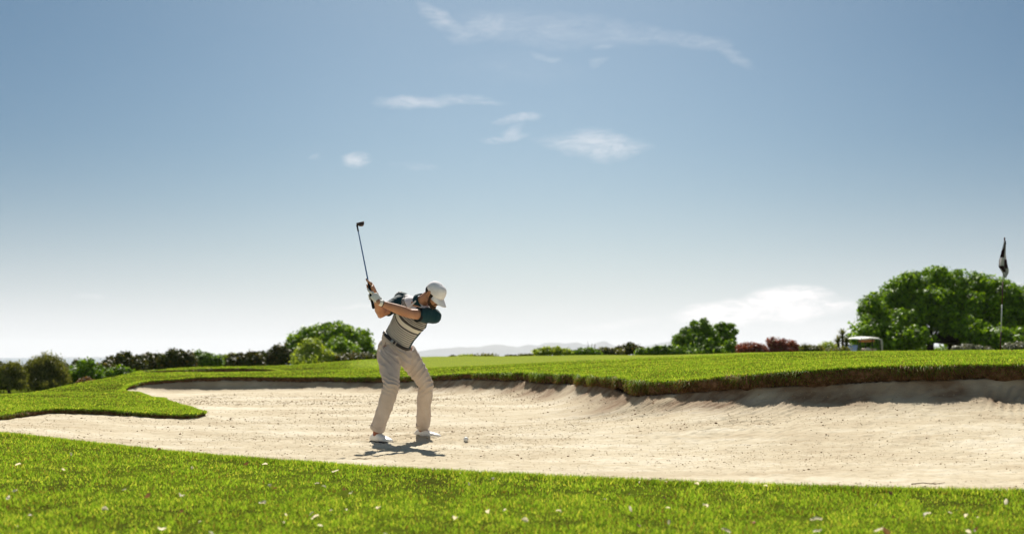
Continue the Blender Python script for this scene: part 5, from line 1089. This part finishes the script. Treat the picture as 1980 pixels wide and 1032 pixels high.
# --- the club
club = empty('golf_club', GRA); tag(club, 'slim wedge with blue grey shaft held up behind the golfer', 'golf club')
b = MB(); b.tube([GRA - cax * .012, GRA + cax * .03, GRA + cax * .26], [.0145, .0135, .0105], 14); b.build('grip', mat('grip_rubber', (.014, .014, .015), .8, .2, noise=(60, 3), bump=(300, .4, .002)), club)
b = MB(); b.tube([GRA + cax * .25, GRA + cax * (CL - .06)], [.0070, .0052], 12); b.build('shaft', mat('shaft_steel', (.13, .24, .46), .35, .5, metal=.35), club)
b = MB(); b.tube([GRA + cax * (CL - .065), GRA + cax * (CL - .01), CLT], [.0078, .0085, .0095], 12); b.build('hosel', mat('dark_steel', (.03, .025, .025), .4, .5, metal=.6), club)
# blade: wedge head pointing right from the hosel
tip = CLT + cax * .012; tr = Vector((1, -.25, .25)); tr = (tr - cax * tr.dot(cax)).normalized(); nf = cax.cross(tr).normalized()
b = MB(); sec_ = [(0.000, .010, .010, .008), (.010, .016, .016, .009), (.025, .022, .024, .010), (.045, .026, .030, .010), (.062, .024, .032, .009), (.073, .016, .026, .007), (.078, .007, .014, .004)]
b.loft([(tip + tr * (d - .002) - cax * (dn - .016) , cax * h, nf * th) for d, h, dn, th in sec_], 20, 2.6)
o = b.build('club_head', mat('bronze_steel', [(.10, .06, .045), (.18, .11, .08)], .35, .5, metal=.7, noise=(40, 3)), club)
b = MB(); 
for i in range(5): c_ = tip + tr * .044 - cax * (.002 + i * .006) - nf * .0105; b.box(c_, (.036, .0008, .0011), Matrix((tr, nf, cax)).transposed())
b.build('grooves', blackm, o)
# ball
bp_ = W(901, 858, 13.58); bz = float(SZ(np.array([bp_.x]), np.array([bp_.y]))[0])
me = MB(); bm2 = bmesh.new(); bmesh.ops.create_icosphere(bm2, subdivisions=4, radius=.0245)
cent = []; g_ = math.pi * (3 - math.sqrt(5))
for i in range(180): z = 1 - 2 * (i + .5) / 180; r_ = math.sqrt(1 - z * z); cent.append((r_ * math.cos(i * g_), r_ * math.sin(i * g_), z))
cent = np.array(cent)
for v in bm2.verts:
    n_ = np.array(v.co.normalized()); a = math.acos(min(1, (cent @ n_).max())); v.co *= 1 - .035 * max(0, 1 - (a / .10) ** 2)
mesh = bpy.data.meshes.new('golf_ball'); bm2.to_mesh(mesh); bm2.free(); o = link('golf_ball', mesh, mat('ball_white', (.8, .78, .74), .35, .5, noise=(9, 2))); o.location = (bp_.x, bp_.y, bz + .019); tag(o, 'white dimpled golf ball resting on the sand before the golfer', 'golf ball')
# ------------------------------------------------------------------ haze
def haze():
    b = MB(); b.box((0, 9000, 100), (26000, 19600, 240)); m = bpy.data.materials.new('haze'); m.use_nodes = True; t = m.node_tree; t.nodes.clear()
    v = t.nodes.new('ShaderNodeVolumePrincipled'); v.inputs['Color'].default_value = (.95, .97, 1.0, 1); v.inputs['Density'].default_value = HAZE_D; v.inputs['Anisotropy'].default_value = 0.2
    o = t.nodes.new('ShaderNodeOutputMaterial'); t.links.new(v.outputs[0], o.inputs['Volume']); h = b.build('haze', m, smooth=False); tag(h, kind='stuff', label='pale blue haze in the far air', cat='haze')
HAZE_D = 6.0e-5
if HAZE_D: haze()
